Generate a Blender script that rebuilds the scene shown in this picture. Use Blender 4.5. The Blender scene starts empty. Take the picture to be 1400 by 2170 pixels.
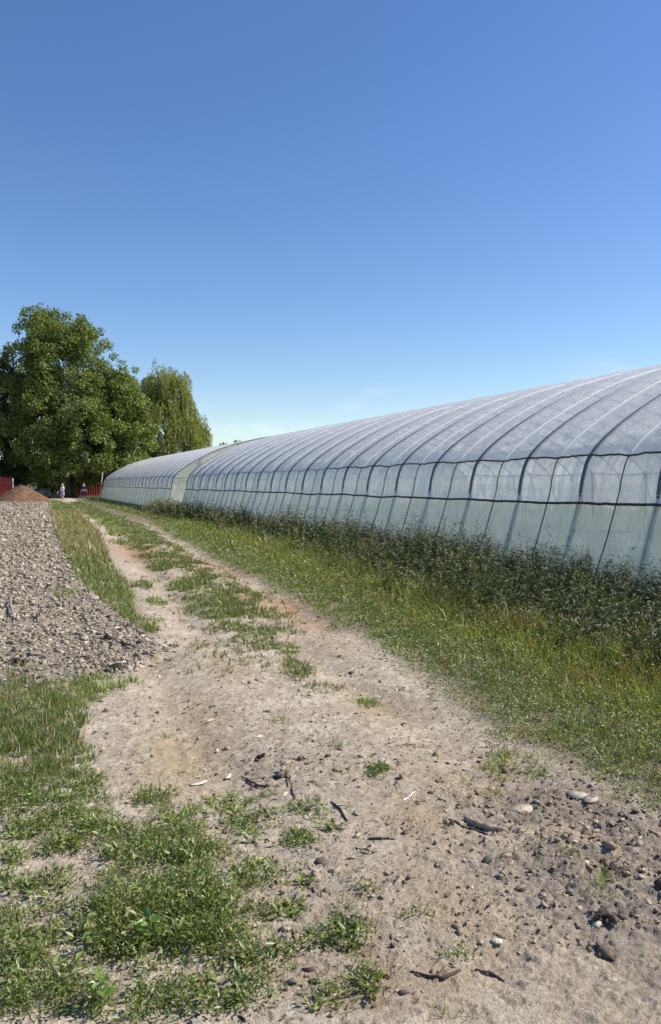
import bpy, math, random
import numpy as np
from math import radians as R

# ------------------------------------------------------------------ camera, light, exposure
CAM_H, YAW, PITCH = 1.7, R(22.1), math.atan(61 / 1640)
SUN_EL, SUN_AZ = R(44), R(-15)          # azimuth measured from +X (across the tunnels) towards +Y (along them)
sc = bpy.context.scene
COL = sc.collection
cd = bpy.data.cameras.new('camera')
cam = bpy.data.objects.new('camera', cd)
COL.objects.link(cam)
cd.sensor_fit = 'VERTICAL'
cd.sensor_height = 36.0
cd.lens = 36.0 * 1640 / 2170
cd.clip_end = 6000
cam.location = (0, 0, CAM_H)
cam.rotation_euler = (math.pi / 2 - PITCH, 0, -YAW)
sc.camera = cam

world = bpy.data.worlds.new('World')
sc.world = world
world.use_nodes = True
nt = world.node_tree
bg = nt.nodes['Background']
sky = nt.nodes.new('ShaderNodeTexSky')
sky.sky_type = 'NISHITA'
sky.sun_disc = False
sky.sun_elevation = SUN_EL
sky.sun_rotation = math.pi / 2 - SUN_AZ
sky.air_density = 1.0
sky.dust_density = 0.2
sky.ozone_density = 2.2
# thin cirrus wisps low over the horizon
tc = nt.nodes.new('ShaderNodeTexCoord')
mp = nt.nodes.new('ShaderNodeMapping')
mp.inputs['Scale'].default_value = (5.0, 5.0, 16.0)
mp.inputs['Rotation'].default_value = (0.25, 0.2, 0.3)
nz = nt.nodes.new('ShaderNodeTexNoise')
nz.inputs['Scale'].default_value = 1.3
nz.inputs['Detail'].default_value = 7
nz.inputs['Roughness'].default_value = 0.62
rp = nt.nodes.new('ShaderNodeValToRGB')
rp.color_ramp.elements[0].position = 0.55
rp.color_ramp.elements[1].position = 0.80
sp = nt.nodes.new('ShaderNodeSeparateXYZ')
bd = nt.nodes.new('ShaderNodeValToRGB')
e = bd.color_ramp.elements
e[0].position = 0.0; e[0].color = (1, 1, 1, 1)
e[1].position = 0.19; e[1].color = (0, 0, 0, 1)
mu = nt.nodes.new('ShaderNodeMath'); mu.operation = 'MULTIPLY'
mu2 = nt.nodes.new('ShaderNodeMath'); mu2.operation = 'MULTIPLY'; mu2.inputs[1].default_value = 0.6
mx = nt.nodes.new('ShaderNodeMix'); mx.data_type = 'RGBA'
mx.inputs[7].default_value = (7.0, 7.6, 8.2, 1)
L = nt.links.new
L(tc.outputs['Generated'], mp.inputs['Vector']); L(mp.outputs[0], nz.inputs['Vector'])
L(nz.outputs['Fac'], rp.inputs[0]); L(tc.outputs['Generated'], sp.inputs[0]); L(sp.outputs['Z'], bd.inputs[0])
L(rp.outputs[0], mu.inputs[0]); L(bd.outputs[0], mu.inputs[1]); L(mu.outputs[0], mu2.inputs[0])
hs = nt.nodes.new('ShaderNodeHueSaturation'); hs.inputs['Saturation'].default_value = 1.2; hs.inputs['Hue'].default_value = .510
L(sky.outputs[0], hs.inputs['Color'])
L(mu2.outputs[0], mx.inputs[0]); L(hs.outputs[0], mx.inputs[6]); L(mx.outputs[2], bg.inputs['Color'])
bg.inputs['Strength'].default_value = 0.102

sd = bpy.data.lights.new('sun', 'SUN')
sd.energy = 4.6
sd.angle = R(0.5)
sd.color = (1.0, 0.94, 0.83)
sun = bpy.data.objects.new('sun', sd)
COL.objects.link(sun)
sdir = (math.cos(SUN_EL) * math.cos(SUN_AZ), math.cos(SUN_EL) * math.sin(SUN_AZ), math.sin(SUN_EL))
from mathutils import Vector
sun.rotation_euler = Vector(sdir).to_track_quat('Z', 'Y').to_euler()
sun.location = (40, 10, 40)

vs = sc.view_settings
vs.view_transform = 'Standard'; vs.look = 'None'; vs.gamma = 1.0; vs.exposure = 0.62
vs.use_curve_mapping = False
sc.cycles.transparent_max_bounces = 12
sc.cycles.max_bounces = 8
sc.cycles.use_denoising = True

rng = np.random.default_rng(7)
random.seed(7)

# ------------------------------------------------------------------ helpers
def setp(o, label=None, cat=None, group=None, kind=None):
    if label: o['label'] = label
    if cat: o['category'] = cat
    if group: o['group'] = group
    if kind: o['kind'] = kind
    return o

def empty(name, loc=(0, 0, 0), **kw):
    o = bpy.data.objects.new(name, None)
    COL.objects.link(o); o.location = loc; o.empty_display_size = 0.2
    return setp(o, **kw)

def mk(name, V, faces, mat, parent=None, smooth=False, tint=None, loc=None, **kw):
    """link one mesh object from numpy arrays; faces = list of (n,k) arrays"""
    V = np.asarray(V, np.float32).reshape(-1, 3)
    me = bpy.data.meshes.new(name)
    me.vertices.add(len(V)); me.vertices.foreach_set('co', V.ravel())
    fs = [np.asarray(f, np.int32) for f in faces if len(f)]
    idx = np.concatenate([f.ravel() for f in fs])
    tot = np.concatenate([np.full(len(f), f.shape[1], np.int32) for f in fs])
    st = np.concatenate([[0], np.cumsum(tot)[:-1]]).astype(np.int32)
    me.loops.add(len(idx)); me.loops.foreach_set('vertex_index', idx)
    me.polygons.add(len(tot)); me.polygons.foreach_set('loop_start', st); me.polygons.foreach_set('loop_total', tot)
    if smooth: me.polygons.foreach_set('use_smooth', np.ones(len(tot), bool))
    me.update(calc_edges=True)
    if tint is not None:
        a = me.color_attributes.new('tint', 'FLOAT_COLOR', 'POINT')
        t = np.ones((len(V), 4), np.float32); t[:, :3] = tint
        a.data.foreach_set('color', t.ravel())
    me.materials.append(mat)
    o = bpy.data.objects.new(name, me)
    COL.objects.link(o)
    if parent is not None: o.parent = parent
    if loc is not None: o.location = loc
    return setp(o, **kw)

class MB:
    def __init__(s): s.V = []; s.F = []; s.n = 0; s.T = []
    def add(s, V, F, tint=None):
        V = np.asarray(V, float).reshape(-1, 3)
        for f in F:
            if len(f): s.F.append(np.asarray(f, int) + s.n)
        s.V.append(V); s.n += len(V)
        if tint is not None: s.T.append(np.broadcast_to(np.asarray(tint, float), (len(V), 3)))
        return s
    def build(s, name, mat, parent=None, **kw):
        q = {}
        for f in s.F: q.setdefault(f.shape[1], []).append(f)
        return mk(name, np.concatenate(s.V), [np.concatenate(v) for v in q.values()], mat, parent,
                  tint=np.concatenate(s.T) if s.T else None, **kw)

def tube(pts, rad, n=8, cap=True):
    P = np.asarray(pts, float); m = len(P)
    r = np.broadcast_to(np.asarray(rad, float), (m,))
    T = np.gradient(P, axis=0); T /= np.linalg.norm(T, axis=1)[:, None] + 1e-9
    up = np.array([0, 0, 1.0]) if abs(T[:, 2]).mean() < .8 else np.array([1.0, 0, 0])
    A = np.cross(T, up); A /= np.linalg.norm(A, axis=1)[:, None] + 1e-9
    B = np.cross(A, T)
    th = np.arange(n) * 2 * math.pi / n
    V = P[:, None] + r[:, None, None] * (A[:, None] * np.cos(th)[None, :, None] + B[:, None] * np.sin(th)[None, :, None])
    V = V.reshape(-1, 3)
    i = np.arange(m - 1)[:, None] * n; j = np.arange(n)[None]; k = (j + 1) % n
    Q = np.stack([i + j, i + k, i + n + k, i + n + j], -1).reshape(-1, 4)
    F = [Q]
    if cap: F += [np.arange(n)[::-1][None], (np.arange(n) + (m - 1) * n)[None]]
    return V, F

def box(c, s, rz=0.0):
    V = np.array([[x, y, z] for x in (-.5, .5) for y in (-.5, .5) for z in (-.5, .5)]) * np.array(s)
    ca, sa = math.cos(rz), math.sin(rz)
    V = np.stack([V[:, 0] * ca - V[:, 1] * sa, V[:, 0] * sa + V[:, 1] * ca, V[:, 2]], 1) + np.array(c)
    return V, [np.array([[0, 1, 3, 2], [4, 6, 7, 5], [0, 4, 5, 1], [2, 3, 7, 6], [0, 2, 6, 4], [1, 5, 7, 3]])]

# gradient noise
_p = rng.permutation(256); _p = np.concatenate([_p, _p])
_ga = rng.random(256) * 2 * math.pi; _gx, _gy = np.cos(_ga), np.sin(_ga)
def noise(x, y):
    x = np.asarray(x, float); y = np.asarray(y, float)
    xi = np.floor(x).astype(int); yi = np.floor(y).astype(int)
    xf = x - xi; yf = y - yi; xi &= 255; yi &= 255
    u = xf * xf * xf * (xf * (xf * 6 - 15) + 10); v = yf * yf * yf * (yf * (yf * 6 - 15) + 10)
    def g(a, b, dx, dy):
        h = _p[_p[a & 255] + (b & 255)]
        return _gx[h] * dx + _gy[h] * dy
    n0 = g(xi, yi, xf, yf) * (1 - u) + g(xi + 1, yi, xf - 1, yf) * u
    n1 = g(xi, yi + 1, xf, yf - 1) * (1 - u) + g(xi + 1, yi + 1, xf - 1, yf - 1) * u
    return (n0 * (1 - v) + n1 * v) * 1.5
def fbm(x, y, o=4, rough=.5):
    s = 0; a = 1; t = 0
    for i in range(o):
        s = s + a * noise(x * 2 ** i + 17.3 * i, y * 2 ** i - 9.1 * i); t += a; a *= rough
    return s / t
def sst(a, b, x):
    t = np.clip((x - a) / (b - a), 0, 1); return t * t * (3 - 2 * t)

# where a sight line of the survey photograph meets the ground, and back (photo px)
def gpt(px, py, z=0.0):
    px = np.asarray(px, float); py = np.asarray(py, float)
    cx = (px - 700) / 1640; cy = (1085 - py) / 1640
    f = math.cos(PITCH) + cy * math.sin(PITCH); u = cy * math.cos(PITCH) - math.sin(PITCH)
    t = (z - CAM_H) / u
    r = cx * t; f = f * t
    return r * math.cos(YAW) + f * math.sin(YAW), f * math.cos(YAW) - r * math.sin(YAW)
def ypt(px, py, y):
    cx = (px - 700) / 1640; cy = (1085 - py) / 1640
    f = math.cos(PITCH) + cy * math.sin(PITCH); u = cy * math.cos(PITCH) - math.sin(PITCH)
    dx = cx * math.cos(YAW) + f * math.sin(YAW); dy = f * math.cos(YAW) - cx * math.sin(YAW)
    return dx * y / dy, CAM_H + u * y / dy

# ------------------------------------------------------------------ materials
def newmat(name):
    m = bpy.data.materials.new(name); m.use_nodes = True
    n = m.node_tree; n.nodes.clear()
    out = n.nodes.new('ShaderNodeOutputMaterial')
    return m, n, out
def pbr(name, col, rough=.8, metal=0, spec=.3, var=.25, scale=12, bump=.0, bscale=40, tint=False):
    m, n, out = newmat(name)
    b = n.nodes.new('ShaderNodeBsdfPrincipled')
    b.inputs['Roughness'].default_value = rough; b.inputs['Metallic'].default_value = metal
    b.inputs['Specular IOR Level'].default_value = spec
    t = n.nodes.new('ShaderNodeTexCoord'); z = n.nodes.new('ShaderNodeTexNoise')
    z.inputs['Scale'].default_value = scale; z.inputs['Detail'].default_value = 6
    n.links.new(t.outputs['Object'], z.inputs['Vector'])
    r = n.nodes.new('ShaderNodeMapRange')
    r.inputs[1].default_value = .3; r.inputs[2].default_value = .7
    r.inputs[3].default_value = 1 - var; r.inputs[4].default_value = 1 + var
    n.links.new(z.outputs['Fac'], r.inputs[0])
    m_ = n.nodes.new('ShaderNodeMix'); m_.data_type = 'RGBA'; m_.blend_type = 'MULTIPLY'; m_.inputs[0].default_value = 1
    if tint:
        a = n.nodes.new('ShaderNodeAttribute'); a.attribute_name = 'tint'
        n.links.new(a.outputs['Color'], m_.inputs[6])
    else: m_.inputs[6].default_value = (*col, 1)
    n.links.new(r.outputs[0], m_.inputs[7]); n.links.new(m_.outputs[2], b.inputs['Base Color'])
    if bump:
        z2 = n.nodes.new('ShaderNodeTexNoise'); z2.inputs['Scale'].default_value = bscale; z2.inputs['Detail'].default_value = 8
        z2.inputs['Roughness'].default_value = .65
        n.links.new(t.outputs['Object'], z2.inputs['Vector'])
        bp = n.nodes.new('ShaderNodeBump'); bp.inputs['Strength'].default_value = 1; bp.inputs['Distance'].default_value = bump
        n.links.new(z2.outputs['Fac'], bp.inputs['Height']); n.links.new(bp.outputs[0], b.inputs['Normal'])
    n.links.new(b.outputs[0], out.inputs[0])
    return m
def leafmat(name, trans=.35, gloss=.06, rough=.45, sat=(1.25, 1.2, .6)):
    m, n, out = newmat(name)
    a = n.nodes.new('ShaderNodeAttribute'); a.attribute_name = 'tint'
    d = n.nodes.new('ShaderNodeBsdfDiffuse'); t = n.nodes.new('ShaderNodeBsdfTranslucent')
    v = n.nodes.new('ShaderNodeMix'); v.data_type = 'RGBA'; v.blend_type = 'MULTIPLY'; v.inputs[0].default_value = 1
    v.inputs[7].default_value = (*sat, 1)
    n.links.new(a.outputs['Color'], d.inputs[0]); n.links.new(a.outputs['Color'], v.inputs[6]); n.links.new(v.outputs[2], t.inputs[0])
    m1 = n.nodes.new('ShaderNodeMixShader'); m1.inputs[0].default_value = trans
    n.links.new(d.outputs[0], m1.inputs[1]); n.links.new(t.outputs[0], m1.inputs[2])
    g = n.nodes.new('ShaderNodeBsdfGlossy'); g.inputs['Roughness'].default_value = rough
    m2 = n.nodes.new('ShaderNodeMixShader'); m2.inputs[0].default_value = gloss
    n.links.new(m1.outputs[0], m2.inputs[1]); n.links.new(g.outputs[0], m2.inputs[2])
    n.links.new(m2.outputs[0], out.inputs[0])
    return m
def film(name, col, clear, trans, gloss, rough=.28, dirt=(.62, .62, .55), dscale=1.2, damt=.5, sy=.35):
    """cloudy polyethylene: see-through + scattering + a soft shine, streaked with dirt and painted fold shading"""
    m, n, out = newmat(name)
    tcn = n.nodes.new('ShaderNodeTexCoord')
    mpn = n.nodes.new('ShaderNodeMapping'); mpn.inputs['Scale'].default_value = (1, 2.2, sy)
    z = n.nodes.new('ShaderNodeTexNoise'); z.inputs['Scale'].default_value = dscale; z.inputs['Detail'].default_value = 7
    z.inputs['Roughness'].default_value = .6
    n.links.new(tcn.outputs['Object'], mpn.inputs[0]); n.links.new(mpn.outputs[0], z.inputs['Vector'])
    cr = n.nodes.new('ShaderNodeMapRange'); cr.inputs[1].default_value = .40; cr.inputs[2].default_value = .64
    cr.inputs[3].default_value = 0; cr.inputs[4].default_value = damt
    # fold shading put into streaks down the slope, and mud and algae splashed up from the foot
    mps = n.nodes.new('ShaderNodeMapping'); mps.inputs['Scale'].default_value = (.8, 7, .45)
    zs = n.nodes.new('ShaderNodeTexNoise'); zs.inputs['Scale'].default_value = 1.1; zs.inputs['Detail'].default_value = 8; zs.inputs['Roughness'].default_value = .6
    zs.inputs['Distortion'].default_value = .5
    n.links.new(tcn.outputs['Object'], mps.inputs[0]); n.links.new(mps.outputs[0], zs.inputs['Vector'])
    av = n.nodes.new('ShaderNodeMix'); av.data_type = 'FLOAT'; av.inputs[0].default_value = .55
    n.links.new(z.outputs['Fac'], av.inputs[2]); n.links.new(zs.outputs['Fac'], av.inputs[3])
    sz = n.nodes.new('ShaderNodeSeparateXYZ'); n.links.new(tcn.outputs['Object'], sz.inputs[0])
    ft = n.nodes.new('ShaderNodeMapRange'); ft.inputs[1].default_value = .05; ft.inputs[2].default_value = .75; ft.inputs[3].default_value = .16; ft.inputs[4].default_value = 0
    n.links.new(sz.outputs['Z'], ft.inputs[0])
    ad = n.nodes.new('ShaderNodeMath'); ad.operation = 'ADD'
    n.links.new(av.outputs[0], ad.inputs[0]); n.links.new(ft.outputs[0], ad.inputs[1])
    n.links.new(ad.outputs[0], cr.inputs[0])
    cm = n.nodes.new('ShaderNodeMix'); cm.data_type = 'RGBA'
    cm.inputs[6].default_value = (*col, 1); cm.inputs[7].default_value = (*dirt, 1)
    n.links.new(cr.outputs[0], cm.inputs[0])
    d = n.nodes.new('ShaderNodeBsdfDiffuse'); t = n.nodes.new('ShaderNodeBsdfTranslucent')
    n.links.new(cm.outputs[2], d.inputs[0]); n.links.new(cm.outputs[2], t.inputs[0])
    m1 = n.nodes.new('ShaderNodeMixShader'); m1.inputs[0].default_value = trans
    n.links.new(d.outputs[0], m1.inputs[1]); n.links.new(t.outputs[0], m1.inputs[2])
    tr = n.nodes.new('ShaderNodeBsdfTransparent')
    m2 = n.nodes.new('ShaderNodeMixShader')
    # clarity varies: dusty blotches and fold streaks are less clear
    cl = n.nodes.new('ShaderNodeMapRange'); cl.inputs[1].default_value = .40; cl.inputs[2].default_value = .60
    cl.inputs[3].default_value = clear * 1.45; cl.inputs[4].default_value = clear * .5
    n.links.new(ad.outputs[0], cl.inputs[0]); n.links.new(cl.outputs[0], m2.inputs[0])
    n.links.new(m1.outputs[0], m2.inputs[1]); n.links.new(tr.outputs[0], m2.inputs[2])
    g = n.nodes.new('ShaderNodeBsdfGlossy'); g.inputs['Roughness'].default_value = rough
    g.inputs['Color'].default_value = (1, 1, 1, 1)
    lw = n.nodes.new('ShaderNodeLayerWeight'); lw.inputs[0].default_value = .35
    gm = n.nodes.new('ShaderNodeMapRange'); gm.inputs[3].default_value = gloss * .5; gm.inputs[4].default_value = min(.9, gloss * 3)
    n.links.new(lw.outputs['Facing'], gm.inputs[0])
    m3 = n.nodes.new('ShaderNodeMixShader'); n.links.new(gm.outputs[0], m3.inputs[0])
    n.links.new(m2.outputs[0], m3.inputs[1]); n.links.new(g.outputs[0], m3.inputs[2])
    # fine creases
    mw = n.nodes.new('ShaderNodeMapping'); mw.inputs['Scale'].default_value = (3, 6, 2); mw.inputs['Rotation'].default_value = (.5, .2, 0)
    zw = n.nodes.new('ShaderNodeTexNoise'); zw.inputs['Scale'].default_value = 1.6; zw.inputs['Detail'].default_value = 5
    zw.inputs['Distortion'].default_value = .6
    n.links.new(tcn.outputs['Object'], mw.inputs[0]); n.links.new(mw.outputs[0], zw.inputs['Vector'])
    bp = n.nodes.new('ShaderNodeBump'); bp.inputs['Strength'].default_value = 1; bp.inputs['Distance'].default_value = .03
    n.links.new(zw.outputs['Fac'], bp.inputs['Height'])
    for q in (d, t, g): n.links.new(bp.outputs[0], q.inputs['Normal'])
    n.links.new(m3.outputs[0], out.inputs[0])
    return m

M_GROUND = pbr('earth', None, .95, spec=.12, var=.22, scale=60, bump=.014, bscale=110, tint=True)
M_CLOD = pbr('clod_earth', None, .95, spec=.1, var=.25, scale=30, bump=.01, bscale=60, tint=True)
M_GRASS = leafmat('grass_blade', .4, .05)
M_LEAF = leafmat('tree_leaf', .36, .04, .5)
M_WEED = leafmat('weed_leaf', .22, .05, .5)
M_WILLOW = leafmat('willow_leaf', .42, .04)
M_BARK = pbr('bark', (.13, .105, .08), .9, var=.4, scale=8, bump=.03, bscale=10)
M_WOOD = pbr('weathered_wood', (.30, .24, .18), .85, var=.35, scale=25, bump=.004, bscale=80)
M_DARKWOOD = pbr('dark_twig', (.07, .05, .04), .9, var=.3, scale=25)
M_HEAP = pbr('brown_soil', (.16, .09, .055), .95, spec=.1, var=.35, scale=2.2, bump=.09, bscale=7)
M_STEEL = pbr('grey_steel', (.125, .135, .155), .5, metal=.3, var=.15)
M_STRAP = pbr('shaded_black_strap', (.02, .022, .028), .7, var=.1)  # wall length of the strap, its shade put into the colour
M_TUBE = pbr('dark_tube', (.04, .043, .05), .6, var=.2, scale=20)
M_CORD = pbr('sunlit_white_cord', (.85, .86, .88), .6, var=.05)  # roof length of the strap, its sunlit look put into the colour
M_REDCORD = pbr('red_twine', (.65, .03, .04), .7, var=.1)
M_RED = pbr('red_paint', (.21, .032, .025), .55, var=.3, scale=3)
M_WHITE = pbr('white_paint', (.75, .75, .73), .6, var=.1)
M_CONC = pbr('pale_concrete', (.5, .48, .44), .9, var=.2)
M_ROOF = pbr('pale_roof', (.42, .44, .43), .7, var=.15)
M_SHED = pbr('shed_wall', (.12, .14, .13), .8, var=.2)
M_ROOFF = film('roof_film', (.975, .955, .91), .09, .58, .10, dirt=(.80, .80, .79), damt=.4, dscale=.7)
M_SHOUF = film('shoulder_film', (.82, .84, .87), .46, .56, .10, dirt=(.66, .69, .69), damt=.6)
M_SIDEF = film('side_film', (.92, .93, .89), .42, .62, .06, dirt=(.64, .73, .55), damt=.85)  # green of the dirt tone also stands in for greenery seen through
M_FOG = film('fog_film', (.94, .95, .90), .32, .62, .02, dirt=(.66, .72, .58), damt=.7)  # added inner sheet that hazes the view through the outer film
M_ENDF = film('end_film', (.66, .70, .60), .3, .55, .06)

# ------------------------------------------------------------------ ground
FX_Y = [6.5, 6.9, 7.6, 8.6, 10.7, 14.1, 27.8, 70.6, 90]
FX_X = [.5, .85, 1.25, 1.38, 1.2, 1.03, 1.35, 2.7, 3.2]
RX_Y = [-5, 3, 4.7, 5.8, 6.6, 7.7, 10.8, 16.4, 32.8, 57, 80, 95]
RX_X = [3.2, 3.15, 3.15, 3.4, 3.45, 3.65, 3.95, 4.25, 5.35, 5.2, 5.6, 6.5]
SXp = [(150, 1068), (210, 1130), (230, 1180), (288, 1250), (300, 1285), (300, 1310)]
_sx = np.array([gpt(*p) for p in SXp])[::-1]
def fieldedge(y): return np.interp(y, FX_Y, FX_X)
def vergeedge(y): return np.interp(y, RX_Y, RX_X)
def stripedge(y): return np.interp(y, _sx[:, 1], _sx[:, 0])

def fieldmask(x, y):
    n = .22 * fbm(x * 1.6, y * 1.3, 4)
    a = sst(-.10, .10, fieldedge(y) - x + n) * sst(6.75, 7.0, y + n * 1.5) * (1 - sst(84, 86, y))
    return a
def rutc(y):
    c_ = np.maximum(fieldedge(np.maximum(y, 8)), stripedge(y) * (y > 10)) * .45 + vergeedge(y) * .55
    return np.where(y < 8, 1.95 + (y - 8) * .02, c_)
def rutd(x, y):
    """distance across the track from its two wheel ruts"""
    c = (np.maximum(fieldedge(np.maximum(y, 8)), stripedge(y) * (y > 10)) * .45 + vergeedge(y) * .55)
    c = np.where(y < 8, 1.95 + (y - 8) * .02, c)
    return np.minimum(abs(x - c + .75), abs(x - c - .75))
def churn(x, y):
    cx_, cy_ = gpt(1330, 1900)
    a = np.exp(-(((x - cx_) / .75) ** 2 + ((y - cy_) / 1.0) ** 2))
    c2, d2 = gpt(1200, 1720)
    b = .7 * np.exp(-(((x - c2) / .5) ** 2 + ((y - d2) / .5) ** 2))
    c3, d3 = gpt(620, 1620)
    c = .5 * np.exp(-(((x - c3) / .4) ** 2 + ((y - d3) / .5) ** 2))
    c4, d4 = gpt(640, 1900)
    d = .45 * np.exp(-(((x - c4) / .3) ** 2 + ((y - d4) / .4) ** 2))
    return np.clip(a + b + c + d, 0, 1)
def height(x, y, fine=True):
    r = np.hypot(x, y)
    f = fieldmask(x, y)
    far = 1 - sst(60, 140, r)
    h = .05 * fbm(x * .25, y * .25, 3) * far
    h = h + f * (.015 + .05 * fbm(x * 2.1, y * 2.1, 3))
    h = h - .05 * np.exp(-(rutd(x, y) / .24) ** 2) * (1 - f) * sst(2, 6, y)
    if fine:
        near = 1 - sst(12, 30, r)
        c = churn(x, y)
        n1 = fbm(x * 5, y * 5, 4, .55)
        h = h + near * (1 - f) * (.004 * n1 + .0038 * fbm(x * 17, y * 17, 4, .65))
        q1 = fbm(x * 5.2 + 3, y * 5.2, 5, .62)
        h = h + .62 * c * (.014 * sst(.02, .045, q1) + .014 * sst(.20, .225, q1) + .012 * sst(-.2, -.18, q1) + .012 * fbm(x * 15, y * 15, 5, .75)
                     + .012 * sst(.05, .07, fbm(x * 11 + 8, y * 11, 4, .6)) - .03 * sst(.22, .32, fbm(x * 3.6 + 9, y * 3.6, 4, .6)) * sst(-.1, .2, fbm(x * 12, y * 12, 3)))
        h = h + f * (1 - sst(30, 60, r)) * (.045 * abs(fbm(x * 7, y * 7, 4, .6)) + .02 * fbm(x * 18, y * 18, 2))
        for (tx_, ty_) in ((372, 1600), (420, 1585)):
            g0, g1 = gpt(tx_, ty_)
            dx_, dy_ = x - g0, y - g1
            al = dx_ * .12 + dy_ * .99; ac = dx_ * .99 - dy_ * .12
            h = h - .007 * np.exp(-(al / .45) ** 4) * np.exp(-(ac / .06) ** 4) * (1 + np.sin(al * 130 + abs(ac) * 60))
        # shallow flaking of the dry crust
        fl = fbm(x * 9 + 40, y * 9, 4, .6)
        h = h + near * (1 - f) * (.006 * sst(.05, .075, fl) + .003 * sst(-.16, -.14, fl) - .004 * np.exp(-((fl - .03) / .012) ** 2))
    return h
def hgt(x, y): return height(np.asarray(x, float), np.asarray(y, float))

# polar sheet: fine towards the scene, coarse behind, out to the horizon
angs = np.concatenate([np.arange(-52, 56, .13), np.arange(58, 304, 3.0)])
a_ = np.radians(angs) + YAW                     # 0 = camera heading, clockwise
rad = [0.35]
while rad[-1] < 4200:
    r0 = rad[-1]
    k = .05 if r0 < 1.6 else (.0026 if r0 < 7 else .0042 if r0 < 28 else (.008 if r0 < 110 else .08))
    rad.append(r0 * (1 + k))
rad = np.array(rad)
na, nr = len(a_), len(rad)
X = rad[:, None] * np.sin(a_)[None]; Y = rad[:, None] * np.cos(a_)[None]
Z = height(X, Y)
V = np.stack([X, Y, Z], -1).reshape(-1, 3)
V = np.concatenate([V, [[0, 0, 0]]])
i = np.arange(nr - 1)[:, None] * na; j = np.arange(na)[None]; k = (j + 1) % na
Q = np.stack([i + j, i + na + j, i + na + k, i + k], -1).reshape(-1, 4)
CT = np.stack([np.full(na, nr * na), np.arange(na), (np.arange(na) + 1) % na], -1)
x, y = V[:, 0], V[:, 1]
fm = fieldmask(x, y)
def lerp(a, b, t): return a * (1 - t[:, None]) + b * t[:, None]
c = np.array
r = np.hypot(x, y)
base = np.broadcast_to(c([.39, .325, .245]), (len(V), 3))
n_big = fbm(x * .7, y * .7, 4); n_mid = fbm(x * 3.1, y * 3.1, 5, .6); n_f = fbm(x * 14, y * 14, 4, .65)
colr = lerp(base, c([.52, .445, .34]), sst(-.05, .35, n_mid + .5 * n_f))                   # pale dry crust
colr = lerp(colr, c([.30, .225, .155]), .75 * np.exp(-(rutd(x, y) / .22) ** 2) * sst(-.3, .2, n_big))  # rubbed tan ruts
colr = lerp(colr, c([.17, .135, .105]), .75 * sst(.15, .36, n_f + .35 * n_mid - .1))           # dark crumbs
fl_ = fbm(x * 9 + 40, y * 9, 4, .6)
colr = lerp(colr, c([.55, .485, .395]), .45 * sst(.05, .075, fl_) * sst(-.3, .1, n_mid))
colr = lerp(colr, c([.15, .12, .09]), .75 * np.exp(-((fl_ - .03) / .012) ** 2) * sst(-.15, .15, n_big + n_f) * (1 - sst(9, 14, r)))
fine_ = fbm(x * 31, y * 31, 3, .6)
colr = lerp(colr, c([.20, .16, .12]), .55 * sst(.22, .34, fine_) * (1 - sst(7, 12, r)))
colr = lerp(colr, c([.58, .52, .43]), .5 * sst(.24, .36, -fine_) * (1 - sst(7, 12, r)))
colr = lerp(colr, c([.22, .185, .15]), .85 * churn(x, y) * sst(-.3, .1, n_mid))
for (px, py, rx, ry, s) in [(340, 1178, 55, 16, 1), (470, 1205, 60, 18, .6), (590, 1275, 80, 26, .75), (660, 1320, 60, 24, .4), (265, 1165, 50, 25, .5),
                            (290, 1100, 25, 8, .6), (230, 1090, 30, 8, .4)]:
    gx, gy = gpt(px, py); gx2, _ = gpt(px + rx, py); _, gy2 = gpt(px, py - ry)
    w = np.exp(-((x - gx) / abs(gx2 - gx)) ** 2 - ((y - gy) / abs(gy2 - gy)) ** 2) * s
    colr = lerp(colr, c([.33, .20, .125]), np.clip(w * (1.1 + 1.6 * n_mid + n_f), 0, 1))
for (px, py, rx, ry, s) in [(375, 1600, 75, 70, .8), (300, 1660, 60, 40, .6), (930, 1650, 55, 55, .7), (885, 1740, 80, 60, .7), (960, 1930, 90, 120, .6), (930, 2090, 110, 60, .55), (440, 1500, 60, 50, .5), (800, 1500, 90, 40, .4), (480, 1420, 40, 40, .5), (690, 1360, 60, 40, .35)]:
    gx, gy = gpt(px, py); gx2, _ = gpt(px + rx, py); _, gy2 = gpt(px, py - ry)
    w = np.exp(-((x - gx) / abs(gx2 - gx)) ** 2 - ((y - gy) / abs(gy2 - gy)) ** 2) * s
    colr = lerp(colr, c([.37, .285, .19]), np.clip(w * (1.2 + .8 * n_mid), 0, 1))
fcol = lerp(np.broadcast_to(c([.27, .225, .17]), (len(V), 3)), c([.35, .305, .25]), sst(-.1, .35, n_f))
fcol = lerp(fcol, c([.10, .085, .07]), .7 * sst(.1, .4, -n_f + .2 * n_mid))
colr = lerp(colr, fcol, fm)
# soil under grass, verge and distance
vg = sst(-.3, .1, x - vergeedge(y) + .2 * n_mid)
colr = lerp(colr, c([.13, .115, .07]), vg * .8)
colr = lerp(colr, c([.68, .66, .60]), sst(8.25, 8.4, x) * (1 - sst(27.2, 27.4, x)) * sst(-7, -6, y) * (1 - sst(86, 87, y)))  # tunnel floor made extra pale to bounce light up into the film
st = sst(8.6, 10, y) * sst(-.1, .1, x - fieldedge(y)) * sst(-.1, .15, stripedge(y) - x + .1 * n_mid)
colr = lerp(colr, c([.15, .14, .075]), st * .7)
colr = lerp(colr, c([.10, .13, .05]), sst(95, 130, r) * .9)
colr = np.clip(colr, .01, .9)
fc = V[Q].mean(1)
isf = fieldmask(fc[:, 0], fc[:, 1]) > .5
ist = (~isf) & (fc[:, 0] < vergeedge(fc[:, 1]) + .15) & (fc[:, 0] > -3) & (fc[:, 1] > -3) & (fc[:, 1] < 92)
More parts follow.
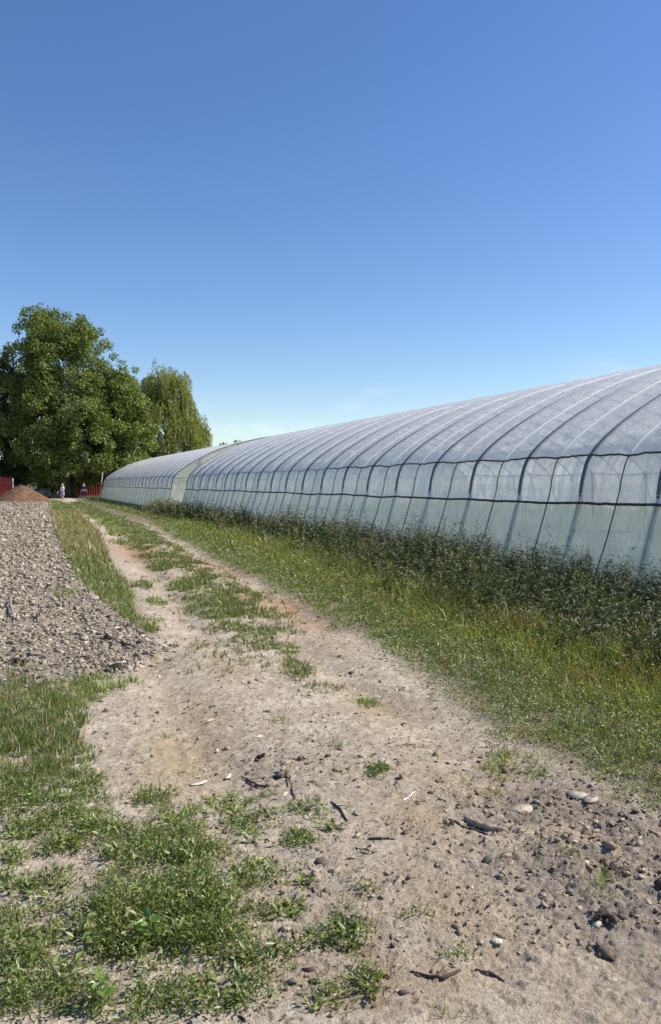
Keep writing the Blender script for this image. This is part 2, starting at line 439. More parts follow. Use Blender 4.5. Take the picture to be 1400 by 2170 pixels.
def submesh(name, sel, extra=None, **kw):
    q = Q[sel]; fl = [q] + ([extra] if extra is not None else [])
    u, inv = np.unique(np.concatenate([f.ravel() for f in fl]), return_inverse=True)
    out = []; o = 0
    for f in fl:
        out.append(inv[o:o + f.size].reshape(f.shape)); o += f.size
    return mk(name, V[u], out, M_GROUND, smooth=True, tint=colr[u], kind='structure', **kw)
submesh('ground', ~(isf | ist))
submesh('dirt_track', ist, CT)
submesh('ploughed_field', isf)

# ------------------------------------------------------------------ blade and leaf builders
def jit(col, n, s=.25, hue=.12):
    b = np.exp(rng.normal(0, s, n))[:, None]
    h = 1 + rng.normal(0, hue, (n, 3))
    return np.clip(np.asarray(col) * b * h, .005, .9)
def blades(mb, P, H, W, col, lean=.45, az=None, droop=.5):
    n = len(P)
    H = np.broadcast_to(H, n) * np.exp(rng.normal(0, .25, n)); W = np.broadcast_to(W, n)
    az = rng.random(n) * 2 * math.pi if az is None else az
    ln = np.abs(rng.normal(0, lean, n)) + .05
    d = np.stack([np.cos(az), np.sin(az), np.zeros(n)], 1)
    fa = rng.random(n) * 2 * math.pi
    s = np.stack([np.cos(fa), np.sin(fa), np.zeros(n)], 1) * (W / 2)[:, None]
    up = np.array([0, 0, 1.0])
    m = P + d * (H * .5 * np.sin(ln))[:, None] + up * (H * .5 * np.cos(ln))[:, None]
    l2 = ln * (1 + droop) + .15
    t = m + d * (H * .5 * np.sin(l2))[:, None] + up * (H * .5 * np.cos(l2))[:, None]
    VV = np.stack([P - s, P + s, m + s * .8, m - s * .8, t], 1).reshape(-1, 3)
    b = np.arange(n)[:, None] * 5
    mb.add(VV, [b + np.array([[0, 1, 2, 3]]), b + np.array([[3, 2, 4]])], np.repeat(col, 5, axis=0))
def leaves(mb, P, D, Ln, W, col, fold=.25):
    """folded diamond leaves from base P along D"""
    n = len(P)
    D = D / (np.linalg.norm(D, axis=1)[:, None] + 1e-9)
    q = rng.normal(0, 1, (n, 3)); q[:, 2] *= .5
    S = np.cross(D, np.array([0, 0, 1.0]) + q * .5); S /= np.linalg.norm(S, axis=1)[:, None] + 1e-9
    N = np.cross(S, D)
    Ln = np.broadcast_to(Ln, n)[:, None]; W = np.broadcast_to(W, n)[:, None]
    mid = P + D * Ln * .45
    VV = np.stack([P, mid + S * W / 2 + N * W * fold, P + D * Ln - N * Ln * .08, mid - S * W / 2 + N * W * fold], 1).reshape(-1, 3)
    b = np.arange(n)[:, None] * 4
    mb.add(VV, [b + np.array([[0, 1, 2]]), b + np.array([[0, 2, 3]])], np.repeat(col, 4, axis=0))
def at(x, y, dz=-.005):
    return np.stack([x, y, hgt(x, y) + dz], 1)

G_FRESH = c([.175, .235, .05]); G_MID = c([.135, .18, .048]); G_DARK = c([.055, .095, .03])
G_YEL = c([.27, .30, .06]); G_STRAW = c([.42, .34, .17]); G_BROWN = c([.20, .12, .06])

# ------------------------------------------------------------------ right verge: low green edge rising to yellowing grass
def wedge(y):
    return np.interp(y, [3, 5.2, 8.3, 12, 19, 30, 46], [5.1, 5.2, 5.45, 5.95, 6.85, 7.15, 7.3])
def verge():
    mb = MB()
    for (y0, y1, dens, w) in [(2, 6, 3600, .006), (6, 10, 2600, .008), (10, 16, 1400, .011), (16, 26, 700, .018), (26, 50, 300, .032), (50, 88, 110, .055)]:
        n = int((y1 - y0) * 4.8 * dens * .72)
        y_ = rng.uniform(y0, y1, n); x_ = rng.uniform(3.0, 7.8, n)
        e_ = x_ - vergeedge(y_) - .22 * fbm(x_ * 2.2, y_ * 2.2, 4, .6) + .12 - .45 * sst(20, 36, y_)
        clump = fbm(x_ * 3 + 5, y_ * 3, 3)
        keep = rng.random(n) < sst(-.05, .3, e_) * np.clip(.75 + 1.3 * clump, .12, 1) * np.where(x_ > wedge(y_) + .25, .12, 1)
        x_, y_, e_, clump = x_[keep], y_[keep], e_[keep], clump[keep]
        n = len(x_)
        H = .03 + .07 * sst(0, .9, e_) + .17 * sst(.7, 2.0, e_) + .04 * clump
        H = np.where(y_ > 48, np.minimum(H, .28), H)
        col = jit(G_MID, n)
        k1 = sst(.3, 1.6, e_ + .7 * fbm(x_ * .9, y_ * .9, 3))
        pick = rng.random(n)
        col = np.where((pick < .5 * k1)[:, None], jit(G_YEL, n), col)
        col = np.where((pick > 1 - .07 * k1 - .015)[:, None], jit(G_STRAW, n), col)
        rust = (fbm(x_ * 1.1 + 30, y_ * 1.1, 3) > .22) & (rng.random(n) < .45)
        col = np.where(rust[:, None], jit(c([.26, .17, .06]), n), col)
        blades(mb, at(x_, y_), np.maximum(H, .02), w * rng.uniform(.7, 1.4, n), col, .5)
    mb.build('verge_grass', M_GRASS, label='green to yellow grass verge between the dirt track and the tall weeds', cat='grass', kind='stuff')
    # creeping small-leaved cover along the track edge
    mb = MB()
    for (y0, y1, dens, w) in [(2.2, 6, 3000, .019), (6, 10, 1900, .026), (10, 18, 900, .036), (18, 34, 260, .06)]:
        n = int((y1 - y0) * 2.6 * dens)
        y_ = rng.uniform(y0, y1, n); e_ = rng.uniform(-.35, 2.3, n)
        x_ = vergeedge(y_) + e_
        cl = fbm(x_ * 2.5 + 11, y_ * 2.5, 4)
        keep = rng.random(n) < sst(-.3, .05, e_ - .25 * fbm(x_ * 2.2, y_ * 2.2, 4, .6)) * (1 - .25 * sst(1.0, 2.2, e_)) * np.clip(.6 + 1.5 * cl, .03, 1)
        x_, y_, e_ = x_[keep], y_[keep], e_[keep]; n = len(x_)
        P = at(x_, y_); P[:, 2] += rng.uniform(.005, .09, n) * (.5 + sst(0, .8, e_) + 1.3 * sst(1, 2, e_))
        D = rng.normal(0, 1, (n, 3)); D[:, 2] = np.abs(D[:, 2]) * .5 + .1
        col = np.where((rng.random(n) < .3 * sst(.5, 1.6, e_))[:, None], jit(G_YEL, n), jit(G_MID * 1.3, n, .32))
        col = np.where((rng.random(n) < .10)[:, None], jit(c([.32, .22, .08]), n), col)
        leaves(mb, P, D, w * rng.uniform(.9, 1.9, n), w * .55, col)
    mb.build('creeping_weeds', M_GRASS, label='low creeping small-leaved weeds along the right edge of the dirt track', cat='weeds', kind='stuff')
verge()

# ------------------------------------------------------------------ tall weeds by the greenhouse wall, its shade put into their leaf colour
def tall_weeds():
    mb = MB()
    for (y0, y1, dens, nl, lw, sw) in [(3.0, 9, 75, 30, .014, .005), (9, 16, 60, 24, .018, .007), (16, 28, 40, 16, .03, .011), (28, 46.5, 22, 12, .05, .018)]:
        n = int((y1 - y0) * 3.7 * dens)
        y_ = rng.uniform(y0, y1, n); x_ = rng.uniform(4.7, 8.35, n)
        edge = wedge(y_) + .35 * fbm(y_ * .8, y_ * 0 + 3, 3)
        keep = (rng.random(n) < sst(-.8, .2, x_ - edge)) & (x_ < 8.28)
        x_, y_ = x_[keep], y_[keep]; n = len(x_)
        edge = edge[keep]
        H = (.73 + .26 * fbm(x_ * .9, y_ * .55 + 4, 3) + .12 * rng.normal(0, 1, n)) * (.70 + .30 * sst(-.6, .6, x_ - edge))
        H *= np.where(x_ > 7.7, .75, 1.0) * (1 - .42 * sst(9.2, 6.8, y_)) * (.62 + .38 * sst(-.28, .0, fbm(y_ * .42 + 2, x_ * .35, 3)))
        H = np.where(rng.random(n) < .18, H * 1.33, H)
        H = np.clip(H, .2, 1.15)
        P = at(x_, y_)
        az = rng.random(n) * 2 * math.pi; ln = np.abs(rng.normal(0, .13, n))
        ax = np.stack([np.cos(az) * np.sin(ln), np.sin(az) * np.sin(ln), np.cos(ln)], 1)
        in_shade = x_ > edge - .15  # weeds inside the shade band take the darkened colours
        sc_ = np.where(in_shade[:, None], jit(c([.07, .095, .032]), n), jit(c([.20, .15, .07]), n))
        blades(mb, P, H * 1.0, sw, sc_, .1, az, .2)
        # leaves all the way up
        t = rng.uniform(.12, .97, (n, nl))
        PP = (P[:, None] + ax[:, None] * (H[:, None] * t)[..., None]).reshape(-1, 3)
        m = n * nl
        la = rng.random(m) * 2 * math.pi
        tt = t.ravel()
        D = np.stack([np.cos(la), np.sin(la), rng.normal(.15, .5, m)], 1)
        ln_ = rng.uniform(.05, .13, m) * (1.15 - .55 * tt) * (lw / .014) ** .45
        col = jit(c([.040, .066, .020]), m, .3)  # leaf colour darkened to carry the greenhouse shade
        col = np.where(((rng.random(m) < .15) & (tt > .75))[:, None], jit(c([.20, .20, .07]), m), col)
        ed = ~np.repeat(in_shade, nl)
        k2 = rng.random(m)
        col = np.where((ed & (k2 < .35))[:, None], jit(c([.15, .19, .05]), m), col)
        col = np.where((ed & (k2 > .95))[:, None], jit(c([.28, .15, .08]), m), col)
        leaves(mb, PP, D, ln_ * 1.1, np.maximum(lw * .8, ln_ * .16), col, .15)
        # nodding seed heads
        hs = rng.random(n) < .75
        k = int(hs.sum()); q = 6
        tp = (P + ax * H[:, None])[hs]
        dz = rng.uniform(-.05, .06, (k, q))
        PT = np.repeat(tp, q, 0); PT[:, 2] += dz.ravel(); PT[:, :2] += rng.normal(0, .012, (k * q, 2))
        D = np.stack([rng.normal(0, 1, k * q), rng.normal(0, 1, k * q), rng.normal(.8, .5, k * q)], 1)
        leaves(mb, PT, D, .035 * (lw / .014) ** .5, .010 * (lw / .014) ** .6, np.where(np.repeat(~in_shade[hs], q)[:, None], jit(c([.38, .29, .14]), k * q), jit(c([.24, .22, .10]), k * q)))
    mb.build('tall_weeds', M_WEED, label='tall leafy weeds, leaf colour darkened for shade, growing along the foot of the greenhouse side', cat='weeds', kind='stuff')
tall_weeds()

# ------------------------------------------------------------------ grass strip between field and track, dry tops far off
def strip():
    mb = MB()
    for (y0, y1, dens, w) in [(8.8, 12, 2300, .010), (12, 18, 1200, .015), (18, 30, 620, .022), (30, 50, 260, .035), (50, 78, 130, .05)]:
        n = int((y1 - y0) * 2.6 * dens)
        y_ = rng.uniform(y0, y1, n); t_ = rng.uniform(-.15, 1.15, n)
        a, b = fieldedge(y_), np.maximum(stripedge(y_) - .12, fieldedge(y_) + .15)
        x_ = a + (b - a) * t_
        ed = np.minimum(x_ - a, b - x_) + .22 * fbm(x_ * 2.4, y_ * 2, 4) + .05
        keep = (rng.random(n) < sst(-.10, .10, ed) * np.clip((b - a) / 2.2, .1, 1) * np.clip(.7 + fbm(x_ * 2, y_ * 1.4 + 8, 3), .1, 1))
        x_, y_ = x_[keep], y_[keep]; n = len(x_)
        dry = sst(14, 20, y_) * (1 - sst(42, 55, y_))
        H = .085 + .07 * fbm(x_ * 2, y_, 3) + .15 * dry
        col = jit(G_MID, n)
        pk = rng.random(n)
        col = np.where((pk < .10 + .45 * dry)[:, None], jit(G_STRAW, n), col)
        col = np.where(((pk > .62) & (dry < .5))[:, None], jit(G_FRESH, n), col)
        blades(mb, at(x_, y_), H, w * rng.uniform(.7, 1.3, n), col, .42)
    mb.build('strip_grass', M_GRASS, label='strip of green and straw-coloured grass between ploughed field and track', cat='grass', kind='stuff')
strip()

# ------------------------------------------------------------------ patches on the track and in the foreground (px, py, rx, ry, density, height)
def in_patch(px, py, rx, ry, n):
    u = np.sqrt(rng.random(n)); a = rng.random(n) * 2 * math.pi
    wob = 1 + .35 * noise(np.cos(a) * 2 + px * .013, np.sin(a) * 2 + py * .017) * 1.6
    X_, Y_ = px + rx * u * wob * np.cos(a), py + ry * u * wob * np.sin(a)
    return gpt(X_, Y_)
def garea(px, py, rx, ry):
    x0, y0 = gpt(px - rx, py); x1, y1 = gpt(px + rx, py); x2, y2 = gpt(px, py - ry); x3, y3 = gpt(px, py + ry)
    return math.pi / 4 * math.hypot(x1 - x0, y1 - y0) * math.hypot(x3 - x2, y3 - y2)
GRASS = [(50, 1520, 125, 75, 3200, .075), (210, 1455, 70, 18, 1500, .07), (150, 1480, 70, 30, 1800, .07), (60, 1600, 120, 60, 3000, .06), (130, 1590, 50, 50, 1500, .05),
    (100, 1660, 100, 45, 2400, .05), (40, 1710, 70, 40, 2000, .05), (250, 1690, 60, 18, 700, .04),
    (800, 1640, 20, 9, 2500, .05), (700, 1582, 30, 10, 1300, .05), (768, 1481, 26, 8, 3000, .06), (632, 1420, 32, 22, 2400, .06), (690, 1455, 36, 12, 1300, .05),
    (575, 1365, 52, 16, 1200, .05), (545, 1340, 40, 12, 1000, .06), (480, 1288, 74, 22, 900, .07), (430, 1265, 46, 15, 700, .07), (385, 1238, 32, 11, 800, .08), (345, 1200, 25, 9, 800, .09), (265, 1150, 34, 6, 160, .08),
    (455, 1332, 25, 7, 900, .05), (330, 1272, 24, 7, 800, .07), (300, 1240, 24, 10, 600, .08), (320, 1310, 24, 6, 600, .06), (590, 1525, 22, 8, 900, .04), (360, 1550, 30, 10, 200, .04),
    (1090, 1620, 80, 30, 1200, .055), (1060, 1600, 45, 15, 1500, .05), (1040, 1692, 28, 18, 700, .05), (1210, 1828, 26, 16, 900, .07), (1290, 1890, 42, 22, 600, .08), (985, 1640, 40, 15, 300, .04), (880, 1690, 50, 14, 350, .04),
    (960, 2150, 28, 18, 700, .05), (915, 1600, 30, 8, 350, .04), (880, 1580, 30, 8, 250, .04), (740, 1640, 22, 8, 300, .04), (1250, 1600, 60, 25, 700, .05), (1310, 1690, 30, 12, 300, .05),
    (255, 1125, 36, 9, 120, .10), (235, 1108, 30, 7, 90, .10), (190, 1085, 20, 5, 50, .10), (215, 1095, 24, 5, 60, .10), (420, 1230, 30, 8, 500, .07), (610, 1380, 30, 8, 600, .05), (500, 1330, 40, 8, 400, .05), (40, 1370, 30, 12, 120, .06), (60, 1420, 40, 12, 300, .06), (140, 1260, 30, 14, 160, .08), (280, 1980, 60, 30, 700, .10)]
HERB = [(100, 1790, 120, 36, 1300, .04), (60, 1680, 90, 36, 1900, .045), (180, 1655, 50, 26, 1100, .04), (20, 1820, 40, 24, 1300, .05), (420, 2125, 110, 36, 2000, .05), (565, 2040, 60, 36, 1300, .045), (150, 1965, 80, 40, 1600, .05), (110, 1740, 90, 26, 1500, .045), (700, 1760, 30, 12, 600, .03), (560, 1960, 50, 26, 1400, .045), (520, 2120, 60, 30, 1500, .05), (180, 1725, 80, 34, 1800, .04), (325, 1700, 42, 26, 1800, .05), (390, 1738, 55, 26, 1900, .05), (475, 1700, 45, 26, 1300, .04), (520, 1750, 50, 36, 1700, .05), (215, 1760, 60, 24, 1500, .04),
    (320, 1800, 120, 48, 3000, .07), (430, 1820, 60, 36, 2300, .06), (330, 1950, 170, 75, 3400, .10), (400, 1890, 90, 40, 2300, .07), (250, 2010, 100, 42, 2800, .08), (450, 1960, 75, 45, 2500, .08), (95, 1885, 60, 32, 2000, .05), (20, 1880, 30, 20, 1500, .05), (60, 2050, 85, 70, 3000, .06), (160, 2110, 80, 55, 2500, .06), (310, 2145, 130, 36, 2300, .06), (40, 2140, 60, 30, 2600, .06),
    (485, 2025, 80, 42, 2300, .05), (545, 1865, 50, 36, 2300, .05), (635, 1790, 38, 26, 1800, .04), (640, 1725, 60, 20, 1000, .04), (640, 1870, 26, 20, 500, .03), (735, 1985, 52, 46, 2700, .05), (770, 2080, 34, 36, 2500, .045), (690, 2130, 34, 24, 2200, .05), (600, 1945, 50, 20, 900, .04), (650, 2010, 40, 30, 900, .04), (560, 2100, 60, 26, 900, .04), (230, 1860, 40, 14, 500, .03),
    (800, 1640, 24, 11, 2200, .035), (775, 1888, 16, 9, 1500, .03), (60, 1760, 50, 22, 1600, .04), (10, 1960, 40, 36, 1800, .05), (960, 2030, 20, 10, 300, .03), (1150, 1640, 30, 10, 400, .03), (130, 1800, 40, 14, 700, .035), (40, 1940, 50, 16, 800, .04), (380, 2060, 80, 24, 1100, .04), (890, 1950, 30, 9, 250, .03), (550, 1690, 40, 12, 600, .03)]
def patches():
    mb = MB()
    for (px, py, rx, ry, d, h) in GRASS:
        n = int(garea(px, py, rx, ry) * d / 6) + 3
        tx, ty = in_patch(px, py, rx, ry, n)
        rep = rng.integers(5, 14, n); m = int(rep.sum())
        dist = math.hypot(float(np.mean(tx)), float(np.mean(ty)))
        s = .012 + .0016 * dist
        bx = np.repeat(tx, rep) + rng.normal(0, s, m); by = np.repeat(ty, rep) + rng.normal(0, s, m)
        az = np.arctan2(by - np.repeat(ty, rep), bx - np.repeat(tx, rep)) + rng.normal(0, .5, m)
        col = jit(G_MID if rng.random() < .6 else G_FRESH, m, .28)
        col = np.where((rng.random(m) < .12)[:, None], jit(G_STRAW, m), col)
        blades(mb, at(bx, by), h, np.maximum(.0035, .0011 * dist), col, .65, az)
    # thin worn strip between the wheel ruts
    n = 30000
    y_ = 6.5 * 11 ** rng.random(n); cc_ = rutc(y_)
    x_ = cc_ + rng.normal(0, .28, n)
    k = rng.random(n) < sst(-.08, .28, fbm(x_ * 1.9 + 7, y_ * .9, 4, .6)) * sst(7, 12, y_) * .9 + .04
    x_, y_ = x_[k], y_[k]; n = len(x_)
    rep = rng.integers(4, 8, n); m = int(rep.sum()); yr = np.repeat(y_, rep)
    bx = np.repeat(x_, rep) + rng.normal(0, .012 + .002 * yr, m); by = yr + rng.normal(0, .012 + .002 * yr, m)
    col = np.where((rng.random(m) < .2)[:, None], jit(G_STRAW * .8, m), jit(G_MID, m))
    blades(mb, at(bx, by), .05 + .0008 * yr, .0035 + .0009 * yr, col, .7)
    # stray sprigs
    n = 900
    y_ = 2.4 * (6.0) ** rng.random(n); x_ = rng.uniform(-.2, 3.6, n)
    k = fieldmask(x_, y_) < .3; x_, y_ = x_[k], y_[k]
    rep = rng.integers(3, 9, len(x_)); m = int(rep.sum())
    bx = np.repeat(x_, rep) + rng.normal(0, .012, m); by = np.repeat(y_, rep) + rng.normal(0, .012, m)
    col = np.where((rng.random(m) < .35)[:, None], jit(G_STRAW * .8, m), jit(G_MID, m))
    blades(mb, at(bx, by), .035, .004, col, .8)
    mb.build('track_grass', M_GRASS, label='patches and tufts of short grass growing on the dirt track', cat='grass', kind='stuff')
    mb = MB()
    for (px, py, rx, ry, d, h) in HERB:
        n = int(garea(px, py, rx, ry) * d / 3.6) + 4
        tx, ty = in_patch(px, py, rx, ry, n)
        k = 14; m = n * k
        ph = rng.random((n, 1)); 
        big = rng.random(n) < .12
        la = rng.random((n, k)) * 2 * math.pi
        rr = np.abs(rng.normal(0, .028, (n, k)))
        X_ = (tx[:, None] + rr * np.cos(la)).ravel(); Y_ = (ty[:, None] + rr * np.sin(la)).ravel()
        P = at(X_, Y_); P[:, 2] += (rng.uniform(.1, 1.0, (n, k)) * h * (.6 + .8 * ph)).ravel() * .85
        D = np.stack([np.cos(la).ravel(), np.sin(la).ravel(), rng.normal(.45, .45, m)], 1)
        tone = np.where(rng.random((n, 1)) < .5, 0, 1)
        ctab = np.array([[.175, .235, .055], [.25, .315, .07]])[tone[:, 0]]
        col = jit(1, m, .25, .1) * np.repeat(ctab, k, 0)
        ln_ = np.where(np.repeat(big, k), rng.uniform(.025, .048, m), rng.uniform(.010, .024, m))
        col = np.where((rng.random(m) < .05)[:, None], jit(c([.30, .25, .10]), m), col)
        leaves(mb, P, D, ln_, ln_ * .42, np.clip(col, .01, .8), .2)
        # some grassy blades among them
        q = n * 3
        i_ = rng.integers(0, n, q)
        blades(mb, at(tx[i_] + rng.normal(0, .03, q), ty[i_] + rng.normal(0, .03, q)), h * 1.2, .0045, jit(G_MID, q), .6)
    mb.build('ground_weeds', M_GRASS, label='low mats of small-leaved green weeds in the foreground of the track', cat='weeds', kind='stuff')
patches()

# ------------------------------------------------------------------ clods of the field, crumbs and litter
PHI = (1 + 5 ** .5) / 2
ICO = np.array([[-1, PHI, 0], [1, PHI, 0], [-1, -PHI, 0], [1, -PHI, 0], [0, -1, PHI], [0, 1, PHI], [0, -1, -PHI], [0, 1, -PHI], [PHI, 0, -1], [PHI, 0, 1], [-PHI, 0, -1], [-PHI, 0, 1]]) / math.hypot(1, PHI)
ICF = np.array([[0, 11, 5], [0, 5, 1], [0, 1, 7], [0, 7, 10], [0, 10, 11], [1, 5, 9], [5, 11, 4], [11, 10, 2], [10, 7, 6], [7, 1, 8], [3, 9, 4], [3, 4, 2], [3, 2, 6], [3, 6, 8], [3, 8, 9], [4, 9, 5], [2, 4, 11], [6, 2, 10], [8, 6, 7], [9, 8, 1]])
def ico2():
    Vv = [tuple(v) for v in ICO]; F = []; cache = {}
    def mid(a, b):
        k = (min(a, b), max(a, b))
        if k not in cache:
            m = (np.array(Vv[a]) + np.array(Vv[b])) / 2; m /= np.linalg.norm(m); Vv.append(tuple(m)); cache[k] = len(Vv) - 1
        return cache[k]
    for a, b, c_ in ICF:
        ab, bc, ca = mid(a, b), mid(b, c_), mid(c_, a)
        F += [[a, ab, ca], [b, bc, ab], [c_, ca, bc], [ab, bc, ca]]
    return np.array(Vv), np.array(F)
IC2, IF2 = ico2()
def rocks(mb, P, S, col, flat=.6, hi=False, rough=.3):
    n = len(P); B, F = (IC2, IF2) if hi else (ICO, ICF)
    nv = len(B)
    sc_ = np.broadcast_to(S, n)[:, None] * np.clip(np.exp(rng.normal(0, .35, (n, 3))), .5, 1.7); sc_[:, 2] *= flat
    Vv = B[None] * (1 + rng.normal(0, rough, (n, nv, 1)))
    Vv = Vv * sc_[:, None]
    a = rng.random(n) * 2 * math.pi; ca, sa = np.cos(a)[:, None], np.sin(a)[:, None]
    tl = rng.normal(0, .35, (n, 1))
    x_, y_, z_ = Vv[..., 0], Vv[..., 1], Vv[..., 2]
    z_, x_ = z_ * np.cos(tl) - x_ * np.sin(tl), x_ * np.cos(tl) + z_ * np.sin(tl)
    VV = np.stack([x_ * ca - y_ * sa, x_ * sa + y_ * ca, z_], -1) + P[:, None]
    mb.add(VV.reshape(-1, 3), [(np.arange(n)[:, None, None] * nv + F[None]).reshape(-1, 3)], np.repeat(col, nv, 0))
def clods():
    mb = MB()
    for (y0, y1, xl, dens, s, hi) in [(6.8, 9.5, -2.2, 2400, .0105, False), (9.5, 14, -3, 1200, .0125, False), (14, 24, -4, 520, .018, False), (24, 45, -6, 150, .026, False), (45, 82, -8, 60, .03, False)]:
        n = int((y1 - y0) * (2.6 - xl) * dens)
        y_ = rng.uniform(y0, y1, n); x_ = rng.uniform(xl, 2.9, n)
        keep = (rng.random(n) < np.maximum(fieldmask(x_ - .04, y_), .10 * fieldmask(x_ - .16, y_) + .03 * fieldmask(x_ - .3, y_)) * np.clip(.75 + 1.2 * fbm(x_ * 1.5, y_ * 1.5, 3), .25, 1))
        x_, y_ = x_[keep], y_[keep]; n = len(x_)
        S = np.minimum(s * np.exp(rng.normal(-.2, .6, n)), s * 2.6)
        P = at(x_, y_, 0); P[:, 2] += S * .15
        col = jit(c([.31, .262, .20]), n, .27, .03)
        col = np.where((rng.random(n) < .10)[:, None], jit(c([.40, .35, .29]), n, .2, .04), col)
        col = np.where((rng.random(n) < .14)[:, None], jit(c([.13, .11, .09]), n, .2, .04), col)
        rocks(mb, P, S, col, .55, hi, .48)
    mb.build('soil_clods', M_CLOD, label='grey broken clods covering the ploughed field beside the track', cat='soil clods', kind='stuff')
    mb = MB()
    n = 26000
    y_ = 2.2 * 6 ** rng.random(n); x_ = rng.uniform(-.6, 4.0, n)
    ch = churn(x_, y_)
    k = (fieldmask(x_, y_) < .4) & (x_ < vergeedge(y_) + .1) & (rng.random(n) < .18 + .8 * ch + .5 * (fbm(x_ * 2, y_ * 2 + 6, 3) > .12))
    x_, y_ = x_[k], y_[k]; n = len(x_)
    S = .0030 * np.exp(rng.normal(0, .55, n)) * (1 + .5 * ch[k]) * (1 + .08 * y_)
    P = at(x_, y_, 0); P[:, 2] += S * .2
    col = jit(c([.33, .27, .20]), n, .25, .03)
    col = np.where((rng.random(n) < .3)[:, None], jit(c([.13, .10, .08]), n, .25, .05), col)
    rocks(mb, P, S, col, .6, False, .36)
    mb.build('soil_crumbs', M_CLOD, label='crumbs of dry and dark soil strewn over the dirt track', cat='soil crumbs', kind='stuff')
    mb = MB()
    n = 13000
    y_ = 2.2 * 7 ** rng.random(n); x_ = rng.uniform(-.5, 3.9, n)
    k = (fieldmask(x_, y_) < .6) & (rng.random(n) < .35 + .8 * np.clip(fbm(x_ * 1.2 + 3, y_ * 1.2, 3), 0, 1))
    x_, y_ = x_[k], y_[k]; n = len(x_)
    P = at(x_, y_, .004)
    D = rng.normal(0, 1, (n, 3)); D[:, 2] *= .12
    ln_ = (.008 + .05 * rng.random(n) ** 2.5) * (1 + .06 * y_)
    col = np.where((rng.random(n) < .45)[:, None], jit(c([.48, .41, .30]), n, .2, .05), jit(c([.10, .075, .055]), n, .3, .05))
    leaves(mb, P, D, ln_, np.where(rng.random(n) < .35, ln_ * .3, .003), col, .3)
    mb.build('plant_litter', M_CLOD, label='scattered straw bits and dead leaf scraps lying on the dirt track', cat='litter', kind='stuff')
clods()

# ------------------------------------------------------------------ single things lying on the ground
def stick(name, pxs, rads, mat, label, cat='stick', lift=.6, extra=None):
    P = []
    for (px, py) in pxs:
        x_, y_ = gpt(px, py); P.append([x_, y_, 0])
    P = np.array(P)
    t = np.linspace(0, 1, len(P)); tt = np.linspace(0, 1, max(8, len(P) * 4))
    D = np.stack([np.interp(tt, t, P[:, i]) for i in range(2)], 1)
    rr = np.interp(tt, t, rads)
    D += rng.normal(0, .05 * np.mean(rads), D.shape)
    z_ = hgt(D[:, 0], D[:, 1]) + rr * lift
    z_ = np.maximum(z_, np.linspace(z_[0], z_[-1], len(z_)))
    o = D.mean(0)
    mb = MB()
    Q3 = np.column_stack([D - o, z_])
    mb.add(*tube(Q3, rr * (1 + rng.normal(0, .08, len(rr))), 8))
    for (f, da, l, r_) in (extra or []):
        k_ = int(f * (len(tt) - 1)); d = Q3[min(k_ + 1, len(tt) - 1)] - Q3[k_ - 1]
        a = math.atan2(d[1], d[0]) + da
        s = np.linspace(0, 1, 5)[:, None]
        mb.add(*tube(Q3[k_] + s * np.array([math.cos(a) * l, math.sin(a) * l, .25 * l * abs(math.sin(da))]) + rng.normal(0, .004, (5, 3)) * s, np.linspace(r_, r_ * .4, 5), 6))
    return mb.build(name, mat, smooth=True, loc=(o[0], o[1], 0), label=label, cat=cat)
stick('fallen_branch', [(986, 1748), (1005, 1757), (1035, 1766), (1074, 1775)], [.016, .019, .016, .012], M_WOOD, 'short thick barkless branch lying on bare soil right of the track centre', 'branch')
stick('thin_branch', [(938, 1747), (970, 1757), (1005, 1766), (1030, 1772)], [.003, .005, .006, .004], M_DARKWOOD, 'thin dark stick lying against the short thick barkless branch', 'branch')
stick('forked_twig', [(512, 1640), (530, 1652), (548, 1662), (570, 1666)], [.004, .006, .007, .009], M_DARKWOOD, 'dark forked twig left of the clump of dark clods on the track', 'twig', 1.2, [(.3, .9, .10, .003), (.55, -.7, .08, .003)])
stick('crooked_twig', [(608, 1648), (618, 1668), (620, 1684), (626, 1694), (614, 1700)], [.003, .004, .004, .003, .003], M_DARKWOOD, 'thin crooked dark twig running below the clump of dark clods', 'twig')
stick('dead_twig', [(700, 1706), (718, 1722), (736, 1748)], [.004, .006, .004], M_DARKWOOD, 'dark dead twig beside the weeds in the middle of the track', 'twig', 1, [(.4, .8, .07, .003)])
stick('dead_twig', [(780, 1785), (812, 1787), (835, 1791)], [.006, .008, .004], M_DARKWOOD, 'dark short twig lying left of the thin stick and thick branch', 'twig')
stick('dead_twig', [(870, 2066), (905, 2078), (940, 2085), (975, 2070)], [.003, .005, .006, .004], M_DARKWOOD, 'bent dark twig with a side spur on bare soil at the bottom of the track', 'twig', 1, [(.5, .9, .06, .003)])
stick('dead_twig', [(1005, 2068), (1040, 2070), (1068, 2084)], [.004, .005, .003], M_DARKWOOD, 'curved brown twig at the bottom right of the bare track', 'twig')
stick('straw_stalk', [(854, 1704), (868, 1694), (878, 1683)], [.003, .003, .002], M_CORD, 'pale straw stalk lying alone on tan soil above the dark short twig', 'straw', 1)
stick('dry_stalk', [(22, 1280), (24, 1296), (31, 1318)], [.012, .015, .010], M_WOOD, 'pale dry stalk stuck among grey clods at the left of the field', 'stalk', 4)
stick('curved_stick', [(78, 1322), (84, 1306), (92, 1294)], [.012, .012, .008], M_DARKWOOD, 'curved dark brown stick on the grey clods right of the pale dry stalk', 'stick', 3)
